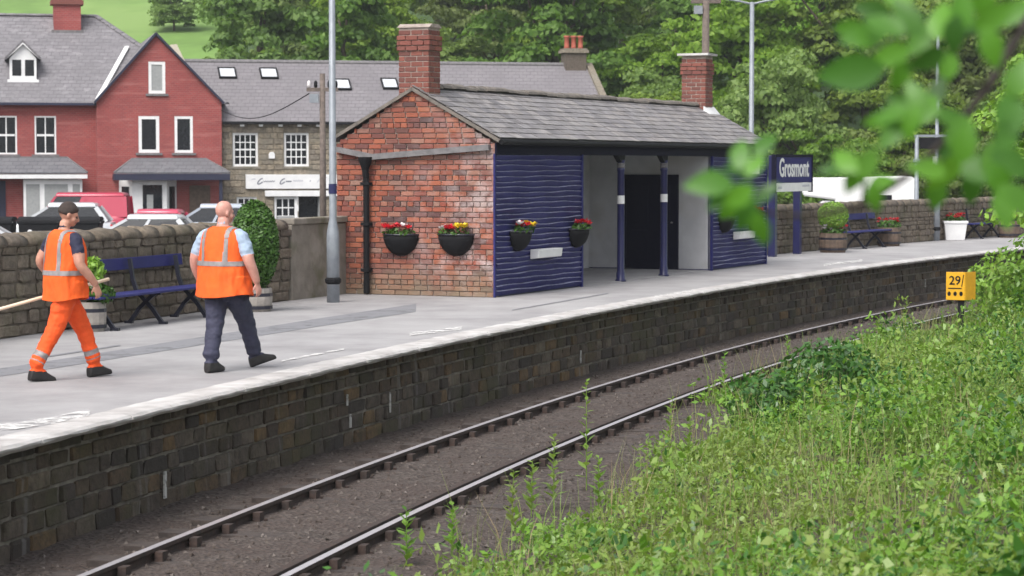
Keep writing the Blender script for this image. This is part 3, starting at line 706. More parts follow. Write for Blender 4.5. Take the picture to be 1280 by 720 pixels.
e1, e2 = endpt(502, 293), endpt(571, 293)
for e, lb, cols in ((e1, 'black half basket of red flowers on the brick gable, beside the downpipe', [0,0,0,0,0,2,0]), (e2, 'black half basket of white, red and yellow flowers on the brick gable', [2,2,0,0,0,1,1,1])):
    basket(lb, BM @ Vector((-.002, e.y, e.z)), rz_of(BH) + -PI/2, cols, .33, len(cols))
def frontpt(px, py):
    d = ray(px, py); n_ = Vector((-math.cos(BH), math.sin(BH), 0)); o_ = Vector((0, 0, CAMH)); tt = (BA - o_).dot(n_) / d.dot(n_)
    return BM.inverted() @ (o_ + d * tt)
for k, (px, py, lb, cols) in enumerate(((644,289,'flower basket with red and yellow blooms on the blue boards by the brick corner',[2,0,0,0,1,1]),(717,286,'flower basket with red blooms on the blue boards beside the open bay',[0,0,0,0]),(902,271,'small flower basket on the far blue boarded panel, next to the pale partition',[0,1,0]),(938,268,'small flower basket on the far blue boarded panel, nearest the name sign',[0,0,0]))):
    f = frontpt(px, py); basket(lb, BM @ Vector((f.x, -.035, f.z)), rz_of(BH), cols, .31, 20 + k)

# ================================================================== VILLAGE
def house_brick(name, c1, c2, mortar):
    m, n, b, out = nodes_of(name)
    t = N(n, 'ShaderNodeTexBrick'); t.inputs['Scale'].default_value = 1.0; t.inputs['Brick Width'].default_value = 0.24; t.inputs['Row Height'].default_value = 0.085; t.inputs['Mortar Size'].default_value = 0.008
    t.inputs['Color1'].default_value = (*c1, 1); t.inputs['Color2'].default_value = (*c2, 1); t.inputs['Mortar'].default_value = (*mortar, 1)
    p = N(n, 'ShaderNodeNewGeometry').outputs['Position']; s = N(n, 'ShaderNodeSeparateXYZ'); n.links.new(p, s.inputs[0])
    cb = N(n, 'ShaderNodeCombineXYZ'); n.links.new(math_(n, 'ADD', s.outputs[0], s.outputs[1]), cb.inputs[0]); n.links.new(s.outputs[2], cb.inputs[1]); n.links.new(cb.outputs[0], t.inputs['Vector'])
    col = mix(n, ramp(n, tnoise(n, 0.7, 5), [(0.4, (0,0,0)), (0.7, (0.5,0.5,0.5))]), t.outputs['Color'], tuple(v * .7 for v in c2))
    col = mix(n, ramp(n, tnoise(n, 1.0, 4, .6, scaled(n, None, .5, .5, 5)), [(0.55, (0,0,0)), (0.7, (0.35,0.35,0.35))]), col, (0.5,0.22,0.2))
    n.links.new(col, b.inputs['Base Color']); b.inputs['Roughness'].default_value = 0.85; bump(n, b, t.outputs['Fac'], 0.3, 0.01); return m
def far_slate(name, c1, c2, c3):
    m, n, b, out = nodes_of(name)
    t = N(n, 'ShaderNodeTexBrick'); t.inputs['Scale'].default_value = 1.0; t.inputs['Brick Width'].default_value = 0.34; t.inputs['Row Height'].default_value = 0.16; t.inputs['Mortar Size'].default_value = 0.012
    t.inputs['Color1'].default_value = (*c1, 1); t.inputs['Color2'].default_value = (*c2, 1); t.inputs['Mortar'].default_value = (*[v * .55 for v in c2], 1)
    p = N(n, 'ShaderNodeNewGeometry').outputs['Position']; s = N(n, 'ShaderNodeSeparateXYZ'); n.links.new(p, s.inputs[0])
    cb = N(n, 'ShaderNodeCombineXYZ'); n.links.new(s.outputs[0], cb.inputs[0]); n.links.new(s.outputs[2], cb.inputs[1]); n.links.new(cb.outputs[0], t.inputs['Vector'])
    col = mix(n, ramp(n, tnoise(n, 2.2, 5, .7, scaled(n, None, 1, 1, 2.5)), [(0.5, (0,0,0)), (0.68, (0.75,0.75,0.75))]), t.outputs['Color'], c3)
    col = mix(n, ramp(n, tnoise(n, 0.5, 4), [(0.4, (0.5,0.5,0.5)), (0.6, (0,0,0))]), col, tuple(v * .75 for v in c1))
    n.links.new(col, b.inputs['Base Color']); b.inputs['Roughness'].default_value = 0.7; bump(n, b, t.outputs['Fac'], 0.6, 0.02); return m
M['hbrick'] = house_brick('house_brick', (0.34,0.068,0.062), (0.27,0.055,0.053), (0.28,0.13,0.12))
M['hslate'] = far_slate('house_slate', (0.20,0.19,0.205), (0.165,0.157,0.17), (0.30,0.285,0.30))
M['sslate'] = far_slate('shop_slate', (0.20,0.185,0.20), (0.18,0.168,0.18), (0.225,0.21,0.22))
M['cslate'] = far_slate('canopy_slate', (0.15,0.15,0.165), (0.125,0.125,0.14), (0.18,0.18,0.19))
M['sandstone'] = wall_stone_material('sandstone', [(0.27,0.225,0.165),(0.36,0.305,0.225),(0.20,0.175,0.14),(0.40,0.335,0.25),(0.24,0.21,0.175)], (0.21,0.195,0.16), False)
M['cream'] = flat('cream_render', (0.66,0.60,0.48), 0.8)
M['skylight'] = flat('skylight_glass', (0.62,0.64,0.68), 0.15)  # pale base colour stands in for the sky reflected in the panes
M['navytrim'] = flat('navy_trim', (0.018,0.02,0.05), 0.6)
GZ = -1.0
def facade(c, u0, u1, z0, top, holes, y=0.0, extra=(), rev=0.10, mi=0):
    br = sorted({u0, u1, *extra, *[h[0] for h in holes], *[h[1] for h in holes]})
    for a, b in zip(br[:-1], br[1:]):
        z = z0
        for h in sorted([h for h in holes if h[0] <= a + 1e-6 and h[1] >= b - 1e-6], key=lambda h: h[2]):
            c.add([(a,y,z),(b,y,z),(b,y,h[2]),(a,y,h[2])], [(0,1,2,3)], mi); z = h[3]
        c.add([(a,y,z),(b,y,z),(b,y,top(b)),(a,y,top(a))], [(0,1,2,3)], mi)
    for a, b, p, q in holes:
        c.add([(a,y,p),(b,y,p),(b,y,q),(a,y,q),(a,y+rev,p),(b,y+rev,p),(b,y+rev,q),(a,y+rev,q)], [(0,1,5,4),(1,2,6,5),(2,3,7,6),(3,0,4,7)], mi)
def window(parent, a, b, p, q, y, cols, rows, fw=.07, bw=.03, pane='glass', mid=0.0, proud=0.06, sill='lead'):
    """frame, glazing bars and one pane, standing in an opening"""
    c = MB(); yy = y + proud - .05
    for lo, hi in (((a,p),(a+fw,q)),((b-fw,p),(b,q)),((a+fw,p),(b-fw,p+fw)),((a+fw,q-fw),(b-fw,q))): c.box((lo[0],yy,lo[1]),(hi[0],yy+.06,hi[1]))
    w_ = c.build('window', M['white'], parent)
    c = MB()
    for k in range(1, cols): x = a + fw + (b-a-2*fw)*k/cols; c.box((x-bw/2,yy+.012,p+fw),(x+bw/2,yy+.05,q-fw))
    xs_ = [a+fw] + [a + fw + (b-a-2*fw)*k/cols for k in range(1, cols)] + [b-fw]
    for k in range(1, rows):
        z = p + fw + (q-p-2*fw)*k/rows; h = mid if (mid and k == rows // 2) else bw
        for x0_, x1_ in zip(xs_[:-1], xs_[1:]): c.box((x0_+bw/2,yy+.014,z-h/2),(x1_-bw/2,yy+.048,z+h/2))
    if c.v: c.build('glazing_bars', M['white'], w_)
    c = MB(); c.box((a+fw-.005,yy+.03,p+fw-.005),(b-fw+.005,yy+.036,q-fw+.005)); c.build('pane', M[pane], w_)
    if sill: c = MB(); c.box((a-.12,y-.09,p-.10),(b+.12,y+.01,p-.005)); c.build('sill', M[sill], w_)
    return w_
def pz(py, dist): return D(640, py, dist).z
def px_(px, dist): return D(px, 206, dist).x

# --- red gabled house
Y = 100.0; gx0, gx1, gxa = px_(121, Y), px_(277, Y), px_(196, Y); zE, zA = pz(127, Y), pz(45, Y)
HT = math.radians(13)                            # the whole row is turned a little
hg = thing('gabled_house', 'red brick house with steep gable, white windows and slate porch canopy', 'house', (gxa, Y, GZ), HT)
def plane_hit(org, yl, px, py, nrm=(0,-1,0), p0=None):
    Mx = Matrix.Translation(org) @ Matrix.Rotation(HT, 4, 'Z'); d = ray(px, py); o_ = Vector((0,0,CAMH)); P0 = Mx @ Vector(p0 or (0,yl,0)); nn = Mx.to_3x3() @ Vector(nrm)
    return Mx.inverted() @ (o_ + d * ((P0 - o_).dot(nn) / d.dot(nn)))
GO = Vector((gxa, Y, GZ))
X = lambda px, yl=0: plane_hit(GO, yl, px, 150).x
Z = lambda py, px=196, yl=0: plane_hit(GO, yl, px, py).z
a0, a1, e_, ap = X(121), X(277), Z(127), Z(45)
topf = lambda u: ap - (ap - e_) * (abs(u) / (a1 if u > 0 else -a0))
holes = [(X(173), X(199), Z(191), Z(145)), (X(218), X(241), Z(191), Z(145)), (X(186), X(207), Z(117), Z(77))]
c = MB(); facade(c, a0, a1, 0, topf, holes, 0, (0.0,)); c.add([(a1,0,0),(a1,9,0),(a1,9,e_),(a1,0,e_),(a0,0,0),(a0,9,0),(a0,9,e_),(a0,0,e_)], [(0,1,2,3),(4,7,6,5)])
c.build('wall', M['hbrick'], hg, fix=False)
window(hg, *holes[0], 0, 1, 1, .14); window(hg, *holes[1], 0, 1, 1, .12); window(hg, *holes[2], 0, 1, 1, .13, pane='curtain')
c = MB(); ov = .14
c.prism([(a0-.12,-ov,e_-.12),(0,-ov,ap+.05),(a1+.12,-ov,e_-.12),(a1+.12,-ov,e_-.02),(0,-ov,ap+.16),(a0-.12,-ov,e_-.02)], (0,9,0)); rf = c.build('roof', M['hslate'], hg)
c = MB(); c.bar((a0-.1,-ov-.02,e_-.06),(0,-ov-.02,ap+.11),.05,.09); c.bar((0,-ov-.02,ap+.11),(a1+.1,-ov-.02,e_-.06),.05,.09); c.build('barge_board', M['navytrim'], rf)
c = MB(); x = X(140); c.prism([(X(165),-.01,Z(199)),(X(257),-.01,Z(199)),(X(283),-1.3,Z(217)),(X(140),-1.3,Z(217))], (0,0,.06)); c.add([(X(140),-1.3,Z(217)),(X(165),-.01,Z(199)),(X(165),-.01,Z(217)),(X(283),-1.3,Z(217)),(X(257),-.01,Z(199)),(X(257),-.01,Z(217))], [(0,1,2),(3,4,5)]); cn = c.build('porch_canopy', M['cslate'], hg)
c = MB(); c.bar((X(165),-.03,Z(198.5)),(X(257),-.03,Z(198.5)),.1,.07); c.bar((X(140),-1.3,Z(217)+.06),(X(165),-.03,Z(198.5)),.08,.06); c.bar((X(257),-.03,Z(198.5)),(X(283),-1.3,Z(217)+.06),.08,.06); c.build('ridge_roll', M['lead'], cn)
c = MB(); c.box((X(140),-1.34,Z(225)),(X(283),-1.26,Z(217)-.01)); c.box((X(140),-1.26,Z(225)),(X(140)+.08,-.01,Z(217)-.01)); c.box((X(283)-.08,-1.26,Z(225)),(X(283),-.01,Z(217)-.01)); c.build('fascia', M['navytrim'], cn)
c = MB(); xb0, xb1, xa, xb = X(148), X(220), X(163), X(206)
poly = [(xb0,-.02,0),(xa,-.75,0),(xb,-.75,0),(xb1,-.02,0)]
bay = MB(); bay.prism(poly, (0,0,Z(225))); bo = bay.build('bay_window', M['white'], hg)
c = MB(); c.box((X(176),-.79,.05),(X(200),-.745,Z(231))); o = c.build('door', M['glass'], bo)
c = MB(); c.box((X(181),-.81,.1),(X(189),-.785,Z(243))); c.build('door_panel', M['curtain'], o)
for (p, q) in ((0, 1), (2, 3)):
    A, B_ = Vector(poly[p]), Vector(poly[q]); d_ = (B_ - A).normalized(); nn = Vector((d_.y, -d_.x, 0)) * .02
    m0, m1 = A.lerp(B_, .22) + nn, A.lerp(B_, .78) + nn
    c = MB(); c.add([m0 + Vector((0,0,.5)), m1 + Vector((0,0,.5)), m1 + Vector((0,0,Z(233))), m0 + Vector((0,0,Z(233)))], [(0,1,2,3)]); c.build('side_pane', M['glass'], bo)
c = MB(); c.box((X(270),-1.2,0),(X(274),-1.08,Z(225))); c.build('porch_post', M['navytrim'], cn)
c = MB(); c.box((X(236),-.05,0),(X(262),-.005,Z(232))); c.build('front_door', M['barrel'], hg)
pc = [plane_hit(GO, 2.6, *p) for p in ((213,56),(221,55),(231,76),(231,100),(213,100))]
c = MB(); c.prism(pc, (0,.7,0)); c.build('rendered_chimney', M['cream'], hg)
# --- long red house with hipped slate roof
LO = (Matrix.Translation(GO) @ Matrix.Rotation(HT, 4, 'Z')) @ Vector((a0 - 9.0, .75, 0))
hl = thing('terraced_house', 'wide red brick house with hipped slate roof, white dormer and canopy over bay', 'house', LO, HT)
X = lambda px, d=0: plane_hit(LO, d, px, 150).x
Z = lambda py, d=0, px=60: plane_hit(LO, d, px, py).z
zE2, zR2 = Z(128), Z(19, 5.0); xl = -12.0; xr = X(121)
holes = [(X(43), X(70), Z(193), Z(145)), (X(-6), X(21), Z(193), Z(145)), (X(-60), X(-33), Z(193), Z(145))]
c = MB(); facade(c, xl, xr + .02, 0, lambda u: zE2, holes); c.add([(xl,0,0),(xl,10,0),(xl,10,zE2),(xl,0,zE2)], [(0,1,2,3)]); c.add([(xl,10,0),(xr+4,10,0),(xr+4,10,zE2),(xl,10,zE2)], [(0,1,2,3)])
c.build('wall', M['hbrick'], hl, fix=False)
for h in holes: window(hl, *h, 0, 2, 2, .07, .05, mid=.09)
xre = X(122, 5); c = MB()
c.add([(xl-.3,-.3,zE2-.02),(xre+5.3,-.3,zE2-.02),(xre,5,zR2),(xl-.3,5,zR2),(xre+5.3,10.3,zE2-.02),(xl-.3,10.3,zE2-.02)], [(0,1,2,3),(1,4,2),(4,5,3,2)])
c.add([(xl-.3,-.3,zE2-.03),(xre+5.3,-.3,zE2-.03),(xre+5.3,10.3,zE2-.03),(xl-.3,10.3,zE2-.03)], [(0,1,2,3)])
rf = c.build('roof', M['hslate'], hl, fix=False)
c = MB(); c.box((xl-.3,-.42,zE2-.13),(xr+.05,-.30,zE2-.02)); c.build('gutter', M['navytrim'], rf)
tl = MB(); tl.loft([[Vector((x,.16*math.cos(a),.10*math.sin(a)-.03)) for a in np.linspace(0,PI,6)] for x in (-.21,.21)]); tlm = tl.mesh('ridge_tile', M['hslate'])
x = xl
while x < xre - .2: link('ridge_tile', tlm, rf, (x, 5, zR2)); x += .44
hv = Vector((5.3,-5.3,zE2-.02-zR2)); n_ = int(hv.length / .44)
for k in range(n_):
    o = link('hip_tile', tlm, rf, Vector((xre,5,zR2)) + hv * ((k + .5) / n_)); o.rotation_euler = hv.to_track_quat('X', 'Z').to_euler()
def on_roof(px, py):                              # on the front slope of this roof
    m2 = (zR2 - zE2) / 5.3; return plane_hit(LO, 0, px, py, (0, -m2, 1), (0, -.3, zE2))
c = MB(); c.bar(on_roof(122, 126) + Vector((0,-.03,.06)), on_roof(159, 60) + Vector((0,-.03,.06)), .20, .06); c.build('valley_flashing', M['white'], rf)
b0, b1 = on_roof(63, 40), on_roof(102, 42); yb = b0.y
c = MB(); c.box((b0.x+.15,yb,zR2-1.5),(b1.x-.02,yb+1.0,zR2+.95)); chm = c.build('chimney', M['hbrick'], hl)
c = MB(); c.box((b0.x+.02,yb-.12,zR2+.42),(b1.x+.1,yb+1.1,zR2+.60)); c.box((b0.x+.08,yb-.06,zR2+.60),(b1.x+.04,yb+1.05,zR2+.72)); c.build('chimney_corbel', M['brick_dark'], chm)
c = MB(); c.box((b0.x+.05,yb-.05,b0.z-.05),(b1.x+.08,yb+.02,b0.z+.09)); c.build('flashing', M['lead'], chm)
def dormer(pxc):
    f = on_roof(pxc, 100); s = 1.33 / 2; y = f.y - .02; zt = plane_hit(LO, f.y, pxc, 73).z; za = plane_hit(LO, f.y, pxc, 53).z
    c = MB(); c.prism([(f.x-s+.1,y,f.z-.05),(f.x+s-.1,y,f.z-.05),(f.x+s-.1,y,zt),(f.x,y,za-.05),(f.x-s+.1,y,zt)], (0,1.6,0)); d_ = c.build('dormer', M['white'], hl)
    c = MB(); c.prism([(f.x-s-.1,y-.12,zt-.05),(f.x,y-.12,za+.02),(f.x+s+.1,y-.12,zt-.05),(f.x+s+.1,y-.12,zt+.04),(f.x,y-.12,za+.12),(f.x-s-.1,y-.12,zt+.04)], (0,2.4,0)); c.build('dormer_roof', M['hslate'], d_)
    c = MB(); c.prism([(f.x-s-.06,y-.16,zt-.06),(f.x,y-.16,za),(f.x+s+.06,y-.16,zt-.06),(f.x,y-.16,za-.08)], (0,.05,0)); c.build('gable_board', M['white'], d_)
    for x in (f.x - .27, f.x + .27):
        c = MB(); c.box((x-.19,y-.012,f.z+.18),(x+.19,y+.0,zt-.06)); c.build('pane', M['glass'], d_)
    c = MB(); c.box((f.x-s,y-.1,f.z-.1),(f.x+s,y+.02,f.z+.02)); c.build('sill', M['white'], d_)
dormer(29); dormer(-52)
c = MB(); c.prism([(xl,-.01,Z(197)),(X(83),-.01,Z(197)),(X(107),-1.1,Z(217)),(xl,-1.1,Z(217))], (0,0,.05)); c.add([(X(107),-1.1,Z(217)),(X(83),-.01,Z(197)),(X(83),-.01,Z(217))], [(0,1,2)]); cn = c.build('bay_canopy', M['cslate'], hl)
c = MB(); c.bar((xl,-.03,Z(196.5)),(X(83),-.03,Z(196.5)),.1,.06); c.bar((X(83),-.03,Z(196.5)),(X(107),-1.1,Z(217)+.05),.08,.06); c.build('ridge_roll', M['lead'], cn)
c = MB(); c.box((xl,-1.14,Z(223)),(X(107),-1.06,Z(218))); c.build('fascia', M['white'], cn)
c = MB(); c.box((X(28),-.8,0),(X(101),-.02,Z(224))); bo = c.build('bay_window', M['white'], hl)
for a, b in ((31,48),(54,83),(89,98)): c = MB(); c.box((X(a),-.815,.7),(X(b),-.79,Z(230))); c.build('pane', M['curtain'], bo)
c = MB(); c.box((X(-30),-.06,0),(X(6),-.004,Z(226))); c.build('front_door', M['navytrim'], hl)
c = MB(); c.tube([(X(122),-.1,zE2-.1),(X(122),-.1,0)], .05, 6); c.build('downpipe', M['navytrim'], hl)

# --- stone shop, turned a little
TH = math.radians(13); S0p = (Matrix.Translation(GO) @ Matrix.Rotation(HT, 4, 'Z')) @ Vector((a1 + .02, .35, 0))
shop = thing('stone_shop', 'long sandstone shop with plain slate roof, paned white windows and white signboard', 'shop', S0p, TH)
SMX = Matrix.Translation(S0p) @ Matrix.Rotation(TH, 4, 'Z'); SMI = SMX.inverted()
def on_plane(px, py, p0, nrm):
    d = ray(px, py); o_ = Vector((0,0,CAMH)); p0 = SMX @ Vector(p0); nrm = SMX.to_3x3() @ Vector(nrm); tt = (p0 - o_).dot(nrm) / d.dot(nrm); return SMI @ (o_ + d * tt)
fp = lambda px, py: on_plane(px, py, (0,0,0), (0,-1,0))
zE3 = fp(277, 151).z; rdg = 4.3; zR3 = on_plane(480, 79, (0,rdg,0), (0,-1,0)).z; SL = on_plane(733, 80, (0,rdg,0), (0,-1,0)).x
def rect(x0, y0, x1, y1): a, b = fp(x0, y1), fp(x1, y0); return (a.x, b.x, a.z, b.z)
holes = [rect(291,166,322.5,208), rect(355,166,386,208), rect(296,246,321,266), rect(343,246,371,284), rect(373.5,245,400,290)]
holes[4] = (holes[4][0], holes[4][1], 0.02, holes[4][3])
c = MB(); facade(c, 0, SL, 0, lambda u: zE3, holes, 0, rev=.16)
c.add([(-2.2,.1,zE3-1),(-2.2,8.6,zE3-1),(-2.2,8.6,zE3),(-2.2,rdg,zR3-.05),(-2.2,.1,zE3)], [(0,1,2,3,4)]); c.add([(SL,0,0),(SL,8.6,0),(SL,8.6,zE3),(SL,rdg,zR3),(SL,0,zE3)], [(0,1,2,3,4)]); c.add([(0,8.6,0),(SL,8.6,0),(SL,8.6,zE3),(0,8.6,zE3)], [(0,1,2,3)])
sw = c.build('wall', M['sandstone'], shop, fix=False)
c = MB(); c.box((holes[4][0],.5,0.02),(holes[4][1],.55,holes[4][3])); c.build('dark_doorway', M['glass'], shop)
c = MB(); c.box((holes[4][1]-.05,.05,.02),(holes[4][1]-.01,.5,holes[4][3])); c.build('open_door', M['curtain'], shop)
window(shop, *holes[0], .05, 4, 4, .10, .045, mid=.07, sill='slab'); window(shop, *holes[1], .05, 4, 4, .10, .045, mid=.07, sill='slab')
window(shop, *holes[2], .05, 3, 2, .09, .05, sill=None); window(shop, *holes[3], .02, 3, 3, .10, .05, sill=None)
for h in (holes[3],):
    c = MB(); zb = h[2] + (h[3]-h[2])*.36; c.box((h[0]+.12,.0,h[2]+.1),(h[1]-.12,.03,zb)); c.build('window_notice', M['curtain'], shop)
c = MB(); a = rect(373.5,245,400,290); c.box((a[0]-.10,-.02,0),(a[0]-.01,.10,a[3]+.06)); c.box((a[1]+.01,-.02,0),(a[1]+.16,.10,a[3]+.06)); c.build('door_frame', M['white'], shop)
items = []; rr = random.Random(21); z = 0.55; ulim = fp(428, 200).x
while z < zE3 - .05:
    h = min(rr.uniform(.18, .29), zE3 - z); u = -rr.uniform(0, .3)
    while u < ulim:
        L = rr.uniform(.28, .72); a, b = max(0.01, u), u + L
        segs = [(a, b)]
        for H_ in holes + [rect(307,217,470,246)]:
            if z + h > H_[2] - .02 and z < H_[3] + .02:
                ns = []
                for (p, q) in segs:
                    if q <= H_[0] or p >= H_[1]: ns.append((p, q))
                    else:
                        if H_[0] - p > .06: ns.append((p, H_[0] - .02))
                        if q - H_[1] > .06: ns.append((H_[1] + .02, q))
                segs = ns
        for p, q in segs: items.append((((p+q)/2, .02 - rr.uniform(0, .02), z + h/2), (q-p-.022, .10, h-.024), 0))
        u += L
    z += h
place('stone', [stone_proto('stone', M['sandstone'], 80 + k, .06, .09) for k in range(5)], items, sw, 290)
c = MB(); XL = -2.3; c.add([(XL,-.2,zE3-.06+.06*.06),(SL+.0,-.3,zE3-.06),(SL,rdg,zR3),(XL,rdg,zR3),(XL,8.9,zE3-.06),(SL,8.9,zE3-.06)], [(0,1,2,3),(3,2,5,4)]); c.add([(XL,-.2,zE3-.07),(SL,-.3,zE3-.07),(SL,8.9,zE3-.07),(XL,8.9,zE3-.07)], [(0,1,2,3)])
rf = c.build('roof', M['sslate'], shop, fix=False)
c = MB(); c.tube([(XL,rdg,zR3),(SL,rdg,zR3)], .11, 8); c.build('ridge', M['lead'], rf)
c = MB(); c.box((0.02,-.40,zE3-.14),(SL,-.30,zE3-.03)); c.build('gutter', M['black'], rf)
for px in (302, 325.5, 350, 373.5, 397):
    c = MB(); u = fp(px, 154).x; c.box((u-.08,-.30,zE3-.24),(u+.08,-.02,zE3-.15)); c.build('gutter_bracket', M['white'], rf)
nr = Vector((0, -(zR3-zE3+.06), rdg+.3)).normalized(); sl_ = Vector((0, rdg+.3, zR3-zE3+.06)).normalized()
c = MB(); c.bar(Vector((SL+.1,-.3,zE3-.05))+nr*.06, Vector((SL+.1,rdg,zR3))+nr*.06, .3, .14); c.build('verge_coping', M['sandstone'], rf)
for (x0, x1, py) in ((273,295,92),(325,347,92.5),(417,438,106.5),(477,497,105.5)):
    m_ = on_plane((x0+x1)/2, py, (0,-.3,zE3-.06), nr); a = on_plane(x0, py, (0,-.3,zE3-.06), nr); wv = (m_ - a).x
    R_ = Matrix((Vector((1,0,0)), sl_, nr)).transposed().to_4x4(); Mx = Matrix.Translation(m_) @ R_
    c = MB(); hh = .46
    for lo, hi in (((-wv,-hh,0),(wv,-hh+.07,.09)),((-wv,hh-.07,0),(wv,hh,.09)),((-wv,-hh+.07,0),(-wv+.06,hh-.07,.09)),((wv-.06,-hh+.07,0),(wv,hh-.07,.09))): c.box(lo, hi, M=Mx)
    s_ = c.build('skylight', M['black'], rf); c = MB(); c.box((-wv+.055,-hh+.065,.02),(wv-.055,hh-.065,.06), M=Mx); c.build('pane', M['skylight'], s_)
# sign board and lettering strokes
a, b, z0_, z1_ = rect(307,218,470,236)
c = MB(); c.box((a,-.12,z0_),(b,-.02,z1_)); sg = c.build('signboard', M['white'], shop, bevel=.01)
M['ink'] = flat('grey_ink', (0.20,0.21,0.25), .6); M['pale_ink'] = flat('pale_ink', (0.50,0.50,0.56), .6)
def stroke(pts, w, m): 
    c = MB(); P3 = [fp(x, y) + Vector((0,-.118,0)) for x, y in pts]
    for p, q in zip(P3[:-1], P3[1:]): c.bar(p, q, .012, w)
    c.build('lettering', m, sg)
def cee(x, y, s): return [(x+6.5*s,y-4*s),(x+4*s,y-3.2*s),(x+1.2*s,y-.5*s),(x,y+2.2*s),(x+1*s,y+3.4*s),(x+3.5*s,y+2.4*s),(x+6.5*s,y+.4*s)]
stroke(cee(321.5, 227, 1.0), .055, M['ink']); stroke(cee(349.5, 227, .95), .05, M['ink'])
for x0, x1 in ((329,343),(357,364)):
    stroke([(x0 + (x1-x0)*k/10, 226.6 + (1.0 if k % 2 else -.8)) for k in range(11)], .03, M['ink'])
stroke([(366 + k*1.1, 226 + (1.1 if k % 2 else -1.1)) for k in range(12)], .025, M['pale_ink']); stroke([(314,224),(319,223.6)], .04, M['pale_ink']); stroke([(386.6,226),(388,226.4)], .09, M['pale_ink']); stroke([(396,228),(399,223.5),(400.5,228),(402,224)], .03, M['pale_ink'])
a, b, z0_, z1_ = rect(331,238,470,245.5); c = MB(); c.box((a,-.16,z0_),(b,-.02,z1_)); c.build('shop_fascia', M['white'], shop, bevel=.01)
q = fp(339.5, 194); c = MB(); c.prism([(q.x-.13,-.1,q.z-.14),(q.x+.13,-.1,q.z-.14),(q.x+.13,-.1,q.z+.05),(q.x+.07,-.1,q.z+.14),(q.x-.07,-.1,q.z+.14),(q.x-.13,-.1,q.z+.05)], (0,.1,0)); c.build('alarm_box', M['white'], shop)
# chimney with three pots on the far gable
cx_ = SL - .62; c = MB(); c.box((cx_-.5,rdg-.45,zR3-.7),(cx_+.5,rdg+.45,zR3+.55)); chm = c.build('chimney', M['bw_stone'], shop)
c = MB(); c.box((cx_-.6,rdg-.55,zR3+.55),(cx_+.6,rdg+.55,zR3+.68)); c.box((cx_-.54,rdg-.5,zR3+.68),(cx_+.54,rdg+.5,zR3+.76)); c.build('chimney_cap', M['sandstone'], chm)
for x in (-.33, .0, .33): c = MB(); c.lathe([(.15,0),(.12,.1),(.115,.5),(.15,.53),(.15,.6),(.10,.6)], 10); c.build('chimney_pot', M['terracotta'], chm, True, loc=(cx_+x,rdg,zR3+.76))

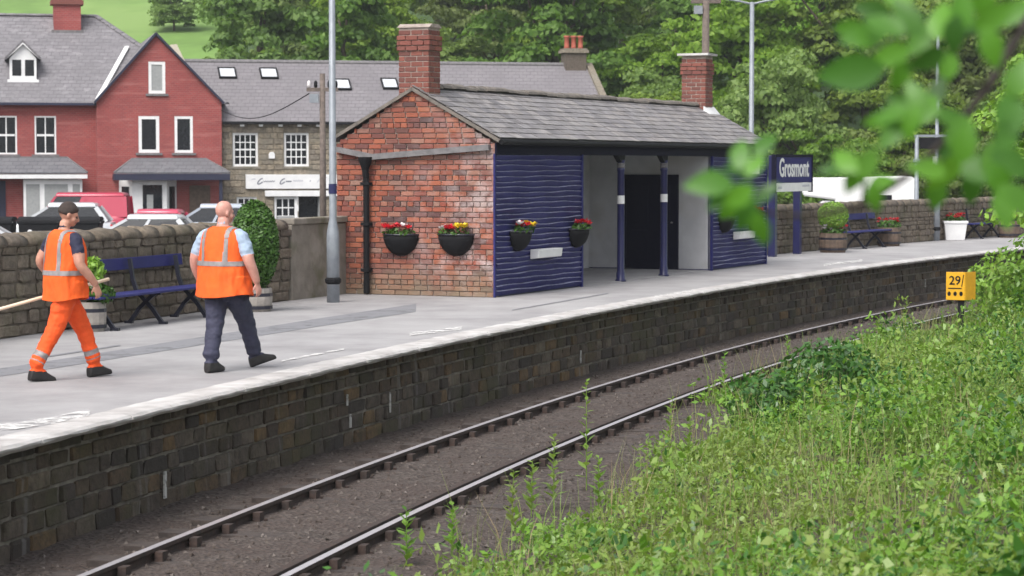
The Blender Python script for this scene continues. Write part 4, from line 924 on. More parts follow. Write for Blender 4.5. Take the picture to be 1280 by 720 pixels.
# ================================================================== VEHICLES behind the wall
def paint(name, c): return mat(name, c, tuple(v * .93 for v in c), 2, 0.28, coat=0.6, spec=.5)
PT = dict(red=paint('crimson_paint', (0.42,0.02,0.06)), silver=paint('silver_paint', (0.55,0.57,0.60)), white=paint('white_car_paint', (0.78,0.78,0.78)), grey=paint('blue_grey_paint', (0.40,0.45,0.52)), pink=paint('bright_red_paint', (0.55,0.03,0.09)))
wh = None
def vehicle(name, label, cat, loc, rz, L, W, Hh, col, van=False, group=None):
    """local x forward"""
    t = thing(name, label, cat, loc, rz, group); m = PT[col]; h = W / 2; f = L / 2; belt = (0.62 if not van else .56) * Hh
    st = [(-f,.36,belt*.80,.80),(-f+.07,.26,belt*.97,.93),(-f+.5,.2,belt*1.03,1),(-.3*f,.19,belt*1.01,1),(.3*f,.19,belt,1),(.5*f,.2,belt*.97,.985),(.8*f,.22,belt*.84,.93),(.96*f,.28,belt*.70,.80),(f,.36,belt*.58,.66)]
    c = MB(); c.loft([[Vector((x,sy*h*k*ww,z)) for sy, ww, z in ((-1,.9,zb),(-1,1,zb+.22),(-1,1,zt-.14),(-1,.92,zt),(1,.92,zt),(1,1,zt-.14),(1,1,zb+.22),(1,.9,zb))] for x, zb, zt, k in st]); c.build('body', m, t, True, bevel=.03)
    x0, x1 = -f + (.10 if van else .22), .50 * f; r0, r1 = -f + (.16 if van else .62), (.22 if van else .06) * f + .1
    def ring(k, z): 
        a, b, hw = x0 + (r0-x0)*k, x1 + (r1-x1)*k, h * (.90 - .16 * k)
        return [Vector((a,-hw,z)),Vector((b,-hw*.95,z)),Vector((b,hw*.95,z)),Vector((a,hw,z))]
    B0, T0 = ring(0, belt*1.0), ring(1, Hh - .17)
    for nm, i, j in (('side_window',0,1),('windscreen',1,2),('side_window',2,3),('rear_window',3,0)):
        c = MB(); c.add([B0[i],B0[j],T0[j],T0[i]], [(0,1,2,3)]); c.build(nm, m if (van and nm in ('rear_window',)) else M['glass'], t)
    c = MB(); ro = [v + Vector((0,0,0)) for v in T0]; c.loft([ro, [Vector((v.x*.99,v.y*.97,Hh-.09)) for v in T0], [Vector((v.x*.95,v.y*.88,Hh-.03)) for v in T0], [Vector((v.x*.85,v.y*.65,Hh)) for v in T0]]); 
    c.build('roof', m, t, True, bevel=.02)
    for y in (-1, 1):
        A = B0[0 if y < 0 else 3], T0[0 if y < 0 else 3]; Bq = B0[1 if y < 0 else 2], T0[1 if y < 0 else 2]
        segs = [(A[0],A[1],.16),(Bq[0],Bq[1],.09),(A[0].lerp(Bq[0],.55),A[1].lerp(Bq[1],.55),.09)]
        for p, q, w_ in segs: c = MB(); c.bar(p, q, w_, .05, up=Vector((0,1,0))); c.build('pillar', m, t)
        if van: 
            c = MB()
            p0, p1 = A[0].lerp(Bq[0], .0), A[0].lerp(Bq[0], .62); q0, q1 = A[1].lerp(Bq[1], .0), A[1].lerp(Bq[1], .62); e = Vector((0, y*.015, 0))
            c.add([p0+e,p1+e,q1+e,q0+e], [(0,1,2,3)]); c.build('side_panel', m, t)
    for x in (-.60*f, .62*f):
        for y in (-1, 1):
            c = MB(); c.lathe([(.2,-.1),(.31,-.1),(.33,-.06),(.33,.06),(.31,.1),(.2,.1)], 18); w_ = c.build('wheel', M['tyre'], t, True, loc=(x, y*(h-.09), .33)); w_.rotation_euler.x = PI/2
            c = MB(); c.lathe([(.0,.07),(.05,.08),(.19,.09),(.205,.05)], 12, cap=False); r_ = c.build('rim', M['galv'], w_); r_.rotation_euler.x = PI if y > 0 else 0
    for y in (-1, 1):
        c = MB(); c.box((.86*f,y*h*.74-.17,belt*.66),(.965*f,y*h*.74+.17,belt*.80)); c.build('headlight', M['skylight'], t, bevel=.02)
        c = MB(); c.box((-f+.005,y*h*.80-.1,belt*.62),(-f+.09,y*h*.80+.1,belt*.92)); c.build('tail_light', M['red'], t, bevel=.02)
        c = MB(); c.box((.36*f,y*(h+.09)-.07,belt*.98),(.44*f,y*(h+.09)+.07,belt*1.12)); c.build('wing_mirror', m, t, bevel=.02)
    return t
def at(px, dist): p = D(px, 206, dist); p.z = GZ; return p
vehicle('parked_van', 'crimson red van parked below the bay window of the long brick house', 'van', at(92, 91), PI, 4.5, 1.85, 2.18, 'red', True)
vehicle('parked_car', 'silver people carrier parked behind the black waste bins', 'car', at(70, 86), PI + .05, 4.3, 1.78, 1.86, 'silver')
vehicle('parked_car', 'silver car whose nose rises above the wall beside the black bins', 'car', at(-22, 69), .12, 3.9, 1.7, 1.66, 'silver')
vehicle('parked_car', 'bright red hatchback parked between two silver cars', 'car', at(182, 86), PI - .05, 3.9, 1.7, 1.62, 'pink')
vehicle('parked_car', 'silver hatchback parked close behind the stone wall, in front of the red hatchback', 'car', at(172, 77), PI - .08, 4.2, 1.7, 1.62, 'silver')
vehicle('parked_car', 'pale blue-grey estate car parked in front of the gabled house porch', 'car', at(258, 87), PI + .1, 4.2, 1.78, 1.80, 'grey')
vehicle('parked_car', 'white car parked behind the wall beyond the camper van', 'car', at(1150, 92), 0.1, 4.6, 1.85, 1.85, 'white')
vehicle('parked_car', 'white car parked by the far lamp posts behind the wall', 'car', at(1215, 88), 0.15, 4.2, 1.8, 1.80, 'white')
# camper van
cv = thing('camper_van', 'white camper van with overhanging cab roof behind the stone wall', 'camper van', at(1068, 90), PI - .12)
c = MB(); c.prism([(-2.4,-1.05,.45),(.75,-1.05,.45),(.75,-1.05,1.9),(1.95,-1.05,2.05),(2.1,-1.05,2.45),(1.9,-1.05,2.75),(-2.15,-1.05,2.82),(-2.4,-1.05,2.6)], (0,2.1,0)); c.build('body', PT['white'], cv, bevel=.07)
c = MB(); c.prism([(.75,-.92,.4),(2.45,-.92,.4),(2.45,-.92,1.0),(1.85,-.92,1.2),(1.25,-.92,1.88),(.75,-.92,1.88)], (0,1.84,0)); cab = c.build('cab', PT['white'], cv, bevel=.05)
for y in (-1, 1): c = MB(); c.add([(.85,y*.93,1.2),(1.6,y*.93,1.2),(1.15,y*.93,1.75),(.85,y*.93,1.75)], [(0,1,2,3)]); c.build('cab_window', M['glass'], cab); c = MB(); c.box((-1.4,y*1.055-.01,1.55),(-.4,y*1.055+.01,2.1)); c.build('side_window', M['glass'], cv, bevel=.005)
c = MB(); c.add([(1.88,-.8,1.22),(1.88,.8,1.22),(1.29,.75,1.86),(1.29,-.75,1.86)], [(0,1,2,3)]); c.build('windscreen', M['curtain'], cab)
for x in (-1.5, 1.7):
    for y in (-1, 1): c = MB(); c.lathe([(.2,-.1),(.31,-.1),(.33,-.06),(.33,.06),(.31,.1),(.2,.1)], 18); w_ = c.build('wheel', M['tyre'], cv, True, loc=(x,y*.88,.33)); w_.rotation_euler.x = PI/2
# waste bins
def bin_(pxc, label, text):
    t = thing('waste_bin', label, 'waste bin', at(pxc, 80), 0.02, 'black waste bins behind the wall')
    c = MB(); c.loft([[Vector((sx*wd,sy*dp,z)) for sx, sy in ((-1,-1),(1,-1),(1,1),(-1,1))] for wd, dp, z in ((.55,.38,.18),(.60,.42,.3),(.68,.50,1.22),(.72,.54,1.24),(.72,.54,1.32))]); c.build('body', M['black'], t, bevel=.02)
    c = MB(); c.loft([[Vector((x,.54*math.cos(a),1.33+.14*math.sin(a))) for a in np.linspace(0,PI,8)] for x in (-.70,.70)]); c.build('lid', M['black'], t)
    c = MB(); c.tube([(-.74,-.5,1.27),(.74,-.5,1.27)], .035, 6); c.build('rim_bar', M['iron'], t)
    for x in (-.45,.45):
        for y in (-.3,.3): c = MB(); c.lathe([(.09,-.03),(.1,0),(.09,.03)], 10); w_ = c.build('wheel', M['tyre'], t, loc=(x,y,.1)); w_.rotation_euler.x = PI/2
    if text:
        c = MB(); c.lathe([(.085,-.01),(.085,.01)], 14); o = c.build('emblem', M['white'], t, loc=(-.28,-.50,.95)); o.rotation_euler.x = PI/2
        for x0, x1, z in ((-.17,.28,.95),(-.22,.22,.80)):
            c = MB(); x = x0
            while x < x1: c.box((x,-.505,z-.03),(x+.028,-.47,z+.03)); x += .045
            c.build('lettering', M['white'], t)
bin_(-8, 'black wheeled waste bin beside the silver car nose', False); bin_(50, 'black wheeled waste bin with white emblem and lettering', True); bin_(101, 'black wheeled waste bin beside the bright red hatchback', False)

# ================================================================== PLATFORM FURNITURE
def lamp_post(label, loc, hgt, arms, rb=.10, rt=.05, box=1.15, band=True, name='lamp_post', foot=True):
    t = thing(name, label, 'lamp post', loc)
    c = MB(); c.lathe([(rb,-.02),(rb,box-.1),(rb*.95,box),(rt*1.15,box+.16),(rt,box+.2),(rt*.8,hgt)], 14); p = c.build('post', M['galv'], t, True)
    if foot:
        c = MB(); c.lathe([(rb*1.0,.30),(rb*1.25,.33),(rb*1.28,.38),(rb*1.0,.41)], 14); c.build('clamp_band', M['black'], p)
    if band: c = MB(); c.lathe([(rt*1.12,1.78),(rt*1.12,1.94)], 12); c.build('marker_band', M['navy'], p)
    for sx, ln in arms:
        c = MB(); c.tube([(0,0,hgt-.05),(sx*ln*.4,0,hgt+.02),(sx*ln,0,hgt+.10)], .028, 6); a = c.build('arm', M['galv'], t)
        c = MB(); c.loft([[Vector((sx*(ln+x),.10*k*math.cos(q),hgt+.12+.06*k*math.sin(q))) for q in np.linspace(0,2*PI,9)[:-1]] for x, k in ((-.05,.4),(.1,1),(.4,1.1),(.58,.5))]); c.build('lantern', M['galv'], a, True)
    return t
lamp_post('grey steel lamp post with thick base in front of the weathered slab wall', G(416.5, 378), 6.4, ((1, .9),), .105, .06, 1.15)
q = D(939, 206, 57.5); lamp_post('tall slim lamp post with two arms behind the far end of the shelter roof', (q.x, q.y, 0), 2.25 + 202 * 57.5 / 2900, ((-1, .75), (1, .75)), .09, .068, 1.0, False)
lp = lamp_post('short grey post carrying a dark display box on a cross arm near the far benches', G(1145, 302), 3.12, (), .10, .072, .62, False, 'display_post')
c = MB(); c.box((-.08,-.05,3.06),(1.18,.05,3.13)); c.build('cross_arm', M['galv'], lp); c = MB(); c.box((.10,-.12,2.72),(1.12,.12,3.05)); c.build('display_box', M['black'], lp, bevel=.02)
c = MB(); c.lathe([(.09,2.3),(.11,2.32),(.11,2.40),(.09,2.42)], 12); c.build('collar', M['galv'], lp)
lq = lamp_post('tall slim grey lamp post standing behind the white flower tub', G(1170, 301), 6.2, ((1, .8),), .11, .06, 1.2, False)
c = MB(); c.box((-.13,-.09,2.05),(.0,.02,2.5)); c.build('notice_plate', M['white'], lq)
# telegraph poles and a wire
def tele(label, loc, top, rad, arm_z):
    t = thing('telegraph_pole', label, 'telegraph pole', loc)
    c = MB(); c.tube([(0,0,0),(0,0,top-loc[2])], [rad*1.15, rad*.85], 10); c.build('pole', M['wood'], t, True)
    z = arm_z - loc[2]
    c = MB(); c.box((-.42,-.06,z-.05),(.42,.06,z+.05)); a = c.build('cross_arm', M['wood'], t)
    for x in (-.36,-.18,.18,.36): c = MB(); c.lathe([(.03,z+.05),(.05,z+.1),(.045,z+.2),(.02,z+.24)], 8, (x,0,0)); c.build('insulator', M['petal_white'] if x < -.3 else M['black'], a, True)
    c = MB(); c.box((-.34,-.12,z-.35),(-.10,.05,z-.12)); c.build('junction_box', M['galv'], t)
    return t
tp = at(403.5, 62); tele('brown telegraph pole with cross arm in front of the stone shop', tp, pz(92, 62), .085, pz(112, 62))
tq = at(881.5, 66); tele('weathered telegraph pole rising behind the far shelter chimney', tq, pz(-22, 66), .115, pz(2, 66))
c = MB(); A, B_ = Vector((tp.x - .36, tp.y, pz(117, 62))), (Matrix.Translation(GO) @ Matrix.Rotation(HT, 4, 'Z')) @ Vector((a1 + .02, .25, e_ - .35))
c.tube([A.lerp(B_, k/12) + Vector((0,0,-.5*math.sin(PI*k/12))) for k in range(13)], .016, 5); tag(c.build('overhead_wire', M['black']), 'thin overhead wire running from the telegraph pole to the gabled house', 'wire')
# station name sign
pA, pB = G(965.5, 321), G(996.5, 317.5); sh = math.atan2(pB.x - pA.x, pB.y - pA.y); sl = (pB - pA).length
sg = thing('name_sign', 'navy station name sign on two posts reading Grosmont', 'sign', pA, rz_of(sh))
for x in (0, sl): c = MB(); c.box((x-.09,-.09,0),(x+.09,.09,2.48)); p = c.build('post', M['navy'], sg, bevel=.01); 
w0, w1 = -.30, sl + .62
zt, zb = pz(196, 57.2), pz(228.5, 57.2); zc = pz(238.5, 57.2)
c = MB(); c.box((w0,-.17,zb),(w1,-.10,zt)); pn = c.build('panel', M['sign_blue'], sg, bevel=.008)
c = MB(); c.box((w0-.05,-.19,zt),(w1+.05,-.08,zt+.06)); c.box((w0-.05,-.19,zc-.05),(w0,-.08,zt)); c.box((w1,-.19,zc-.05),(w1+.05,-.08,zt)); c.build('frame', M['darknavy'], sg)
c = MB(); c.box((w0,-.165,zc-.02),(w1,-.10,zb-.006)); st_ = c.build('white_strip', M['white'], sg)
me = text_mesh('Grosmont', .64, M['white'], .012, .004, .86); xs_ = [v.co.x for v in me.vertices]; tw = max(xs_) - min(xs_)
for v in me.vertices: v.co.x *= (w1 - w0) * .82 / tw
o = link('lettering', me, pn, ((w0+w1)/2, -.176, (zb+zt)/2 + .03)); o.rotation_euler.x = PI/2
c = MB(); x = w1 - .75
while x < w1 - .15: c.box((x,-.170,zc+.09),(x+.035,-.164,zc+.14)); x += .055
c.build('small_print', M['pale_ink'], st_); c = MB(); c.box((w0+.2,-.170,zc+.05),(w0+.5,-.164,zc+.11)); c.build('small_print', M['pale_ink'], st_)
# benches
def bench(label, loc, h, length, frames):
    t = thing('platform_bench', label, 'bench', loc, rz_of(h), 'blue platform benches with crossed iron legs')
    for y in (-.20, -.06, .08): c = MB(); c.box((-length/2,y-.06,.44),(length/2,y+.06,.475)); c.build('seat_slat', M['blue'], t, bevel=.008)
    for z in (.79,): c = MB(); c.box((-length/2,.235,z),(length/2,.265,z+.17)); b = c.build('back_board', M['blue'], t, bevel=.008); b.rotation_euler.x = -.10
    for x in frames:
        f = None
        for pts in ([(-.27,.0),(-.22,.06),(-.10,.22),(.08,.40),(.14,.45),(.20,.62),(.25,.92)], [(.27,0),(.22,.06),(.10,.22),(-.08,.38),(-.16,.44)]):
            c = MB()
            for (ya, za), (yb_, zb_) in zip(pts[:-1], pts[1:]): c.bar((x,ya,za),(x,yb_,zb_),.045,.055)
            c.box((x-.03,pts[0][0]-.06,0),(x+.03,pts[0][0]+.06,.035)); c.build('iron_leg', M['iron'], t)
        c = MB(); c.bar((x,-.24,.43),(x,.18,.43),.04,.03); c.build('seat_bearer', M['iron'], t)
    return t
f1, f2 = G(144, 413.5), G(204, 405); hb = math.atan2(f2.x - f1.x, f2.y - f1.y); fr = Matrix.Rotation(rz_of(hb), 3, 'Z')
bl = f2 + fr @ Vector((0, .27, 0)); sp = (f2 - f1).length
bench('long blue bench with crossed iron legs between the two workmen and the stone wall', bl, hb, sp * 2 + .75, (-sp, 0, sp))
sb = s_at(1086, -3.75); bench('blue bench with crossed iron legs between two barrel planters by the far wall', T(sb, -3.85), THD(sb), 3.2, (-.75, .75))
sb = s_at(1232, -3.85); bench('blue bench with crossed iron legs beside the white flower tub', T(sb, -3.95), THD(sb), 2.8, (-.75, .75))
# planters
def barrel(loc, r, h, m, parent, name='barrel', staves=14):
    c = MB(); c.lathe([(r*.86,0),(r*.97,h*.3),(r,h*.6),(r*.94,h),(r*.86,h),(r*.86,h-.06)], staves); b = c.build(name, m, parent)
    for z in (.18, .72): c = MB(); c.lathe([(r*1.0,h*z-.025),(r*1.005,h*z+.025)], staves, cap=False); c.build('hoop', M['iron'], b)
    c = MB(); c.lathe([(r*.85,h-.08),(.001,h-.05)], staves, cap=False); c.build('soil', M['soil'], b)
    return b
def flowers(parent, n, r, z, cols, seed, sc=(.05,.08)):
    q = random.Random(seed)
    for k in range(n):
        a, d_ = q.uniform(0, 6.3), r * math.sqrt(q.random()); o = link('flower', petal[q.choice(cols)], parent, (d_*math.cos(a), d_*math.sin(a), z + q.uniform(-.03,.08)), q.uniform(0,6)); s_ = q.uniform(*sc); o.scale = (s_,)*3
p = G(1041, 315.5); t = thing('barrel_planter', 'wooden barrel planter with a clipped lime green ball bush and red flowers', 'planter', p); barrel(p, .37, .50, M['barrel'], t)
leaf_cloud('ball_bush', (0,0,.95), (.40,.40,.36), 2600, .035, M['limebush'], t, 3, .8); c = MB(); c.tube([(0,0,.4),(0,0,.8)], .03, 6); c.build('stem', M['bark'], t); leaf_cloud('leaves', (0,0,.54), (.36,.36,.1), 250, .05, M['bushleaf'], t, 4); flowers(t, 14, .36, .6, [0,0,2], 5)
p = G(1111, 307.5); t = thing('barrel_planter', 'wooden barrel planter with red flowers next to the far bench', 'planter', p); barrel(p, .34, .52, M['barrel'], t); leaf_cloud('leaves', (0,0,.58), (.34,.34,.14), 300, .05, M['bushleaf'], t, 6); flowers(t, 16, .34, .66, [0], 7)
p = G(1192, 300); t = thing('flower_tub', 'square white flower tub full of red flowers in front of the lamp post', 'planter', p)
c = MB(); c.loft([[Vector((sx*w_,sy*w_,z)) for sx, sy in ((-1,-1),(1,-1),(1,1),(-1,1))] for w_, z in ((.28,0),(.34,.5),(.37,.5),(.37,.58),(.33,.58),(.33,.52))]); c.build('tub', M['white'], t, bevel=.015); leaf_cloud('leaves', (0,0,.62), (.34,.34,.14), 300, .05, M['bushleaf'], t, 8); flowers(t, 26, .34, .70, [0], 9)
p = G(1262, 297); t = thing('barrel_planter', 'wooden barrel planter with red flowers beyond the far bench', 'planter', p); barrel(p, .36, .52, M['barrel'], t); leaf_cloud('leaves', (0,0,.6), (.34,.34,.16), 300, .05, M['bushleaf'], t, 11); flowers(t, 14, .34, .68, [0], 12)
p = G(319, 389); t = thing('topiary_planter', 'tall dense green conifer bush in a stone tub against the stone wall', 'planter', p); barrel(p, .27, .36, M['tub'], t, 'tub')
rr = random.Random(4); bx = []
lo_ = leaf_cloud('bush', (0,0,1.02), (.37,.37,.70), 9000, .035, M['bushleaf'], t, 5, .72); c = MB(); c.tube([(0,0,.3),(0,0,1.5)], [.05,.02], 6); c.build('stem', M['bark'], t)
p = G(115, 414); t = thing('plant_tub', 'grey stone tub with bright green leafy plants at the end of the long bench', 'planter', p); barrel(p, .20, .40, M['tub'], t, 'tub')
leaf_cloud('plant', (0.02,0,.78), (.17,.17,.24), 500, .05, M['limebush'], t, 9, .3); leaf_cloud('leaves', (0.10,0,.50), (.22,.2,.14), 260, .05, M['bushleaf'], t, 10); flowers(t, 5, .2, .55, [2], 13, (.03,.05)); c = MB(); c.tube([(0,0,.35),(.02,0,.9)], .015, 5); c.build('stem', M['bark'], t)
# milepost
mp = G(1201, 417, -1.02); t = thing('mile_post', 'yellow quarter mile post with black number 29 and three dots among the weeds', 'sign', mp, math.radians(-12))
c = MB(); c.box((-.06,-.03,-.05),(.06,.05,1.2)); c.build('post', M['black'], t)
zt, zb = D(1200, 340, mp.y).z - mp.z, D(1200, 375, mp.y).z - mp.z
for nm, ang_, wd in (('plate', -.30, .36), ('plate', .95, .33)):
    sx = -1 if ang_ < 0 else 1
    c = MB(); c.box((0 if sx > 0 else -wd, -.012, zb), (wd if sx > 0 else 0, .0, zt)); pl = c.build(nm, M['yellow_sign'], t, bevel=.004, loc=(.07,-.065,0)); pl.rotation_euler.z = -.12 if sx < 0 else .95
    if sx < 0:
        me = text_mesh('29', .24, M['black'], .004, .001, .95); o = link('lettering', me, pl, (-.19,-.016,zt-.17)); o.rotation_euler.x = PI/2
        c = MB(); c.bar((-.06,-.016,zt-.28),(-.025,-.016,zt-.05),.002,.018); c.box((-.32,-.017,zt-.325),(-.06,-.013,zt-.305))
        for k in range(3):
            a = [(-.30 + .115*k + .034*math.cos(q), -.016, zt - .42 + .045*math.sin(q)) for q in np.linspace(0, 2*PI, 12)[:-1]]; c.prism(a, (0,.003,0))
        c.build('marks', M['black'], pl)

# ================================================================== PEOPLE
M['skin'] = mat('skin', (0.52,0.27,0.19), (0.44,0.21,0.15), 18, 0.5)
M['skin2'] = mat('fair_skin', (0.60,0.31,0.25), (0.52,0.25,0.20), 18, 0.5)
M['hair'] = mat('dark_hair', (0.055,0.035,0.028), (0.03,0.02,0.018), 60, 0.7, 0.5, 200)
def cloth(name, c, b=.35): return mat(name, c, tuple(v * .82 for v in c), 7, 0.8, b, 14)
M['hivis'] = cloth('hi_vis_orange', (0.92,0.125,0.012)); M['hivis_t'] = cloth('hi_vis_trousers', (0.88,0.10,0.012))
M['reflect'] = mat('reflective_tape', (0.30,0.27,0.27), (0.22,0.20,0.20), 12, 0.5)
M['navycloth'] = cloth('navy_shirt', (0.018,0.02,0.05)); M['skyshirt'] = cloth('pale_blue_shirt', (0.36,0.46,0.60))
M['slacks'] = cloth('navy_trousers', (0.040,0.042,0.078)); M['boot'] = mat('black_boot', (0.022,0.02,0.02), (0.012,0.011,0.011), 14, 0.55)
M['eye'] = flat('eye', (0.05,0.04,0.035), .2); M['lip'] = flat('lip', (0.36,0.12,0.10), .5)
def cr(a, b, c, d, t):
    return 0.5 * ((2*b) + (-a + c)*t + (2*a - 5*b + 4*c - d)*t*t + (-a + 3*b - 3*c + d)*t*t*t)
class Body:
    def __init__(s): s.mb = MB(); s.tags = []; s.feet = []
    def add(s, mb, tg): s.mb.add(mb.v, mb.f); s.tags += tg if isinstance(tg, list) else [tg] * len(mb.v)
    def limb(s, pts, rad, tg, n=14, sub=5, side=None):
        """pts joints, rad (across, depth) per joint; tg(t along 0..1) or a name"""
        P = [Vector(p) for p in pts]; Rr = [Vector((r, r, 0)) if not hasattr(r, '__len__') else Vector((r[0], r[1], 0)) for r in rad]
        ps, rs = [], []
        for i in range(len(P) - 1):
            g = lambda L, k: L[max(0, min(len(L) - 1, k))]
            for k in range(sub):
                t = k / sub; ps.append(cr(g(P,i-1), P[i], P[i+1], g(P,i+2), t)); rs.append(Rr[i].lerp(Rr[i+1], t))
        ps.append(P[-1]); rs.append(Rr[-1])
        # rounded ends
        d0, d1 = (ps[0]-ps[1]).normalized(), (ps[-1]-ps[-2]).normalized()
        ps = [ps[0] + d0 * rs[0].x * .7] + ps + [ps[-1] + d1 * rs[-1].x * .7]; rs = [rs[0] * .45] + rs + [rs[-1] * .45]
        c = MB(); rings = []; tags = []; ref = Vector(side or (1, 0, 0))
        for i, p in enumerate(ps):
            d = (ps[min(i+1, len(ps)-1)] - ps[max(i-1, 0)]).normalized(); x = (ref - d * ref.dot(d))
            x = x.normalized() if x.length > 1e-3 else d.orthogonal().normalized(); y = d.cross(x)
            rings.append([p + x * rs[i].x * math.cos(2*PI*k/n) + y * rs[i].y * math.sin(2*PI*k/n) for k in range(n)])
            tags += [tg(i / (len(ps) - 1)) if callable(tg) else tg] * n
        c.loft(rings); s.add(c, tags)
    def ell(s, ctr, rad, tg, Mx=None, nu=16, nv=10):
        c = MB(); ctr = Vector(ctr); rings = []
        for j in range(1, nv):
            e = -PI/2 + PI*j/nv; rings.append([Vector((rad[0]*math.cos(e)*math.cos(2*PI*k/nu), rad[1]*math.cos(e)*math.sin(2*PI*k/nu), rad[2]*math.sin(e))) for k in range(nu)])
        c.loft(rings); c.v = [tuple((Mx @ Vector(v) if Mx else Vector(v)) + ctr) for v in c.v]; s.add(c, tg)
    def foot(s, ankle, yaw, pitch, tg='boot'):
        Mx = Matrix.Translation(ankle) @ Matrix.Rotation(-yaw, 4, 'Z') @ Matrix.Rotation(pitch, 4, 'X'); s.feet.append(Mx.inverted())
        c = MB(); rings = []
        for y, w_, zt in ((-.082,.032,-.02),(-.072,.043,.03),(-.02,.050,.07),(.05,.051,.055),(.105,.054,.012),(.16,.053,-.016),(.20,.042,-.032),(.215,.024,-.052)):
            zb = -.085; zc, hz_ = (zb+zt)/2, (zt-zb)/2
            rings.append([Mx @ Vector((w_*math.copysign(abs(math.cos(a))**.6, math.cos(a)), y, zc + hz_*math.copysign(abs(math.sin(a))**.6, math.sin(a)))) for a in np.linspace(0, 2*PI, 15)[:-1]])
        c.loft(rings); s.add(c, tg)
    def hand(s, wrist, d, palm_n, side, curl, tg='skin'):
        """d: direction of the fingers, palm_n: direction the palm faces, side: +1 thumb on d x palm_n side"""
        wrist, d, pn = Vector(wrist), Vector(d).normalized(), Vector(palm_n).normalized(); pn = (pn - d * pn.dot(d)).normalized(); sx = d.cross(pn) * side
        s.limb([wrist, wrist + d*.04, wrist + d*.09], [(.027,.020),(.038,.017),(.040,.014)], tg, 10, 3, side=sx)
        for k, (off, ln) in enumerate(((.030,.070),(.010,.080),(-.011,.074),(-.031,.058))):
            b = wrist + d*.088 + sx*off; c1 = curl; p1 = b + (d*math.cos(c1*.5) + pn*math.sin(c1*.5)) * ln*.45; p2 = p1 + (d*math.cos(c1*1.3) + pn*math.sin(c1*1.3)) * ln*.33; p3 = p2 + (d*math.cos(c1*2.0) + pn*math.sin(c1*2.0)) * ln*.25
            s.limb([b - d*.02, b, p1, p2, p3], [.010,.0098,.0092,.0085,.0075], tg, 8, 2, side=sx)
        b = wrist + d*.03 + sx*.032; p1 = b + (d*.7 + sx*.55 + pn*.3).normalized()*.04; p2 = p1 + (d*.85 + pn*.5 + sx*.05).normalized()*.032
        s.limb([b - sx*.015, b, p1, p2], [.013,.012,.0105,.009], tg, 8, 2, side=pn)
    def head(s, base, yaw, pitch, tg='skin'):
        """base: top of the neck; returns the head matrix"""
        Mx = Matrix.Translation(base) @ Matrix.Rotation(-yaw, 4, 'Z') @ Matrix.Rotation(-pitch, 4, 'X')
        R3 = Mx.to_3x3()
        f = lambda p: Mx @ Vector(p)
        s.ell(f((0,-.012,.125)), (.075,.096,.098), tg, R3); s.ell(f((0,.030,.075)), (.060,.068,.085), tg, R3); s.ell(f((0,.058,.020)), (.036,.036,.030), tg, R3)
        s.ell(f((0,.070,.115)), (.052,.024,.016), tg, R3)                                   # brow
        s.limb([f((0,.088,.105)), f((0,.104,.078)), f((0,.108,.062))], [.010,.013,.016], tg, 8, 2)   # nose
        s.ell(f((0,.088,.036)), (.024,.012,.011), 'lip', R3)
        for x in (-1, 1):
            s.ell(f((x*.076,-.005,.085)), (.011,.022,.034), tg, R3 @ Matrix.Rotation(x*.25, 3, 'Z')); s.ell(f((x*.030,.080,.096)), (.012,.008,.007), 'eye', R3); s.ell(f((x*.040,.055,.060)), (.024,.028,.026), tg, R3)
        return Mx
    def build(s, parent, mats, voxel=.0085):
        me = s.mb.mesh('body', list(mats.values())[0]); o = link('body_src', me)
        md = o.modifiers.new('r', 'REMESH'); md.mode = 'VOXEL'; md.voxel_size = voxel; md.use_smooth_shade = True
        sm = o.modifiers.new('s', 'SMOOTH'); sm.factor = .5; sm.iterations = 3
        m2 = bpy.data.meshes.new_from_object(o.evaluated_get(bpy.context.evaluated_depsgraph_get())); bpy.data.objects.remove(o)
        kd = KDTree(len(s.mb.v))
        for i, v in enumerate(s.mb.v): kd.insert(v, i)
        kd.balance(); names = list(mats); m2.materials.clear()
        for k in names: m2.materials.append(mats[k])
        def pick(ct):
            tg_ = s.tags[kd.find(ct)[1]]
            if tg_ in ('boot', 'trouser', 'band'):
                for f_ in s.feet:
                    q_ = f_ @ ct
                    if q_.length < .3: return 'boot' if q_.z < .018 else ('trouser' if tg_ == 'boot' else tg_)
            return tg_ if tg_ in names else names[0]
        mi = [names.index(pick(p.center)) for p in m2.polygons]
        cl = set()
        for p, k_ in zip(m2.polygons, mi):
            if names[k_] in ('trouser', 'shirt', 'band'): cl.update(p.vertices)
        CO = [v.co.copy() for v in m2.vertices]; NO = [v.normal.copy() for v in m2.vertices]
        for i in cl:                                                       # creases in the cloth
            q_ = CO[i]
            CO[i] = q_ + NO[i] * (.011 * noise.noise(Vector((q_.x * 9, q_.y * 9, q_.z * 16))) + .006 * noise.noise(Vector((q_.x * 24, q_.y * 24, q_.z * 30 + 4))))
        m2.vertices.foreach_set('co', [x_ for v in CO for x_ in v])
        m2.polygons.foreach_set('material_index', mi); m2.polygons.foreach_set('use_smooth', [True] * len(mi))
        return link('body', m2, parent)
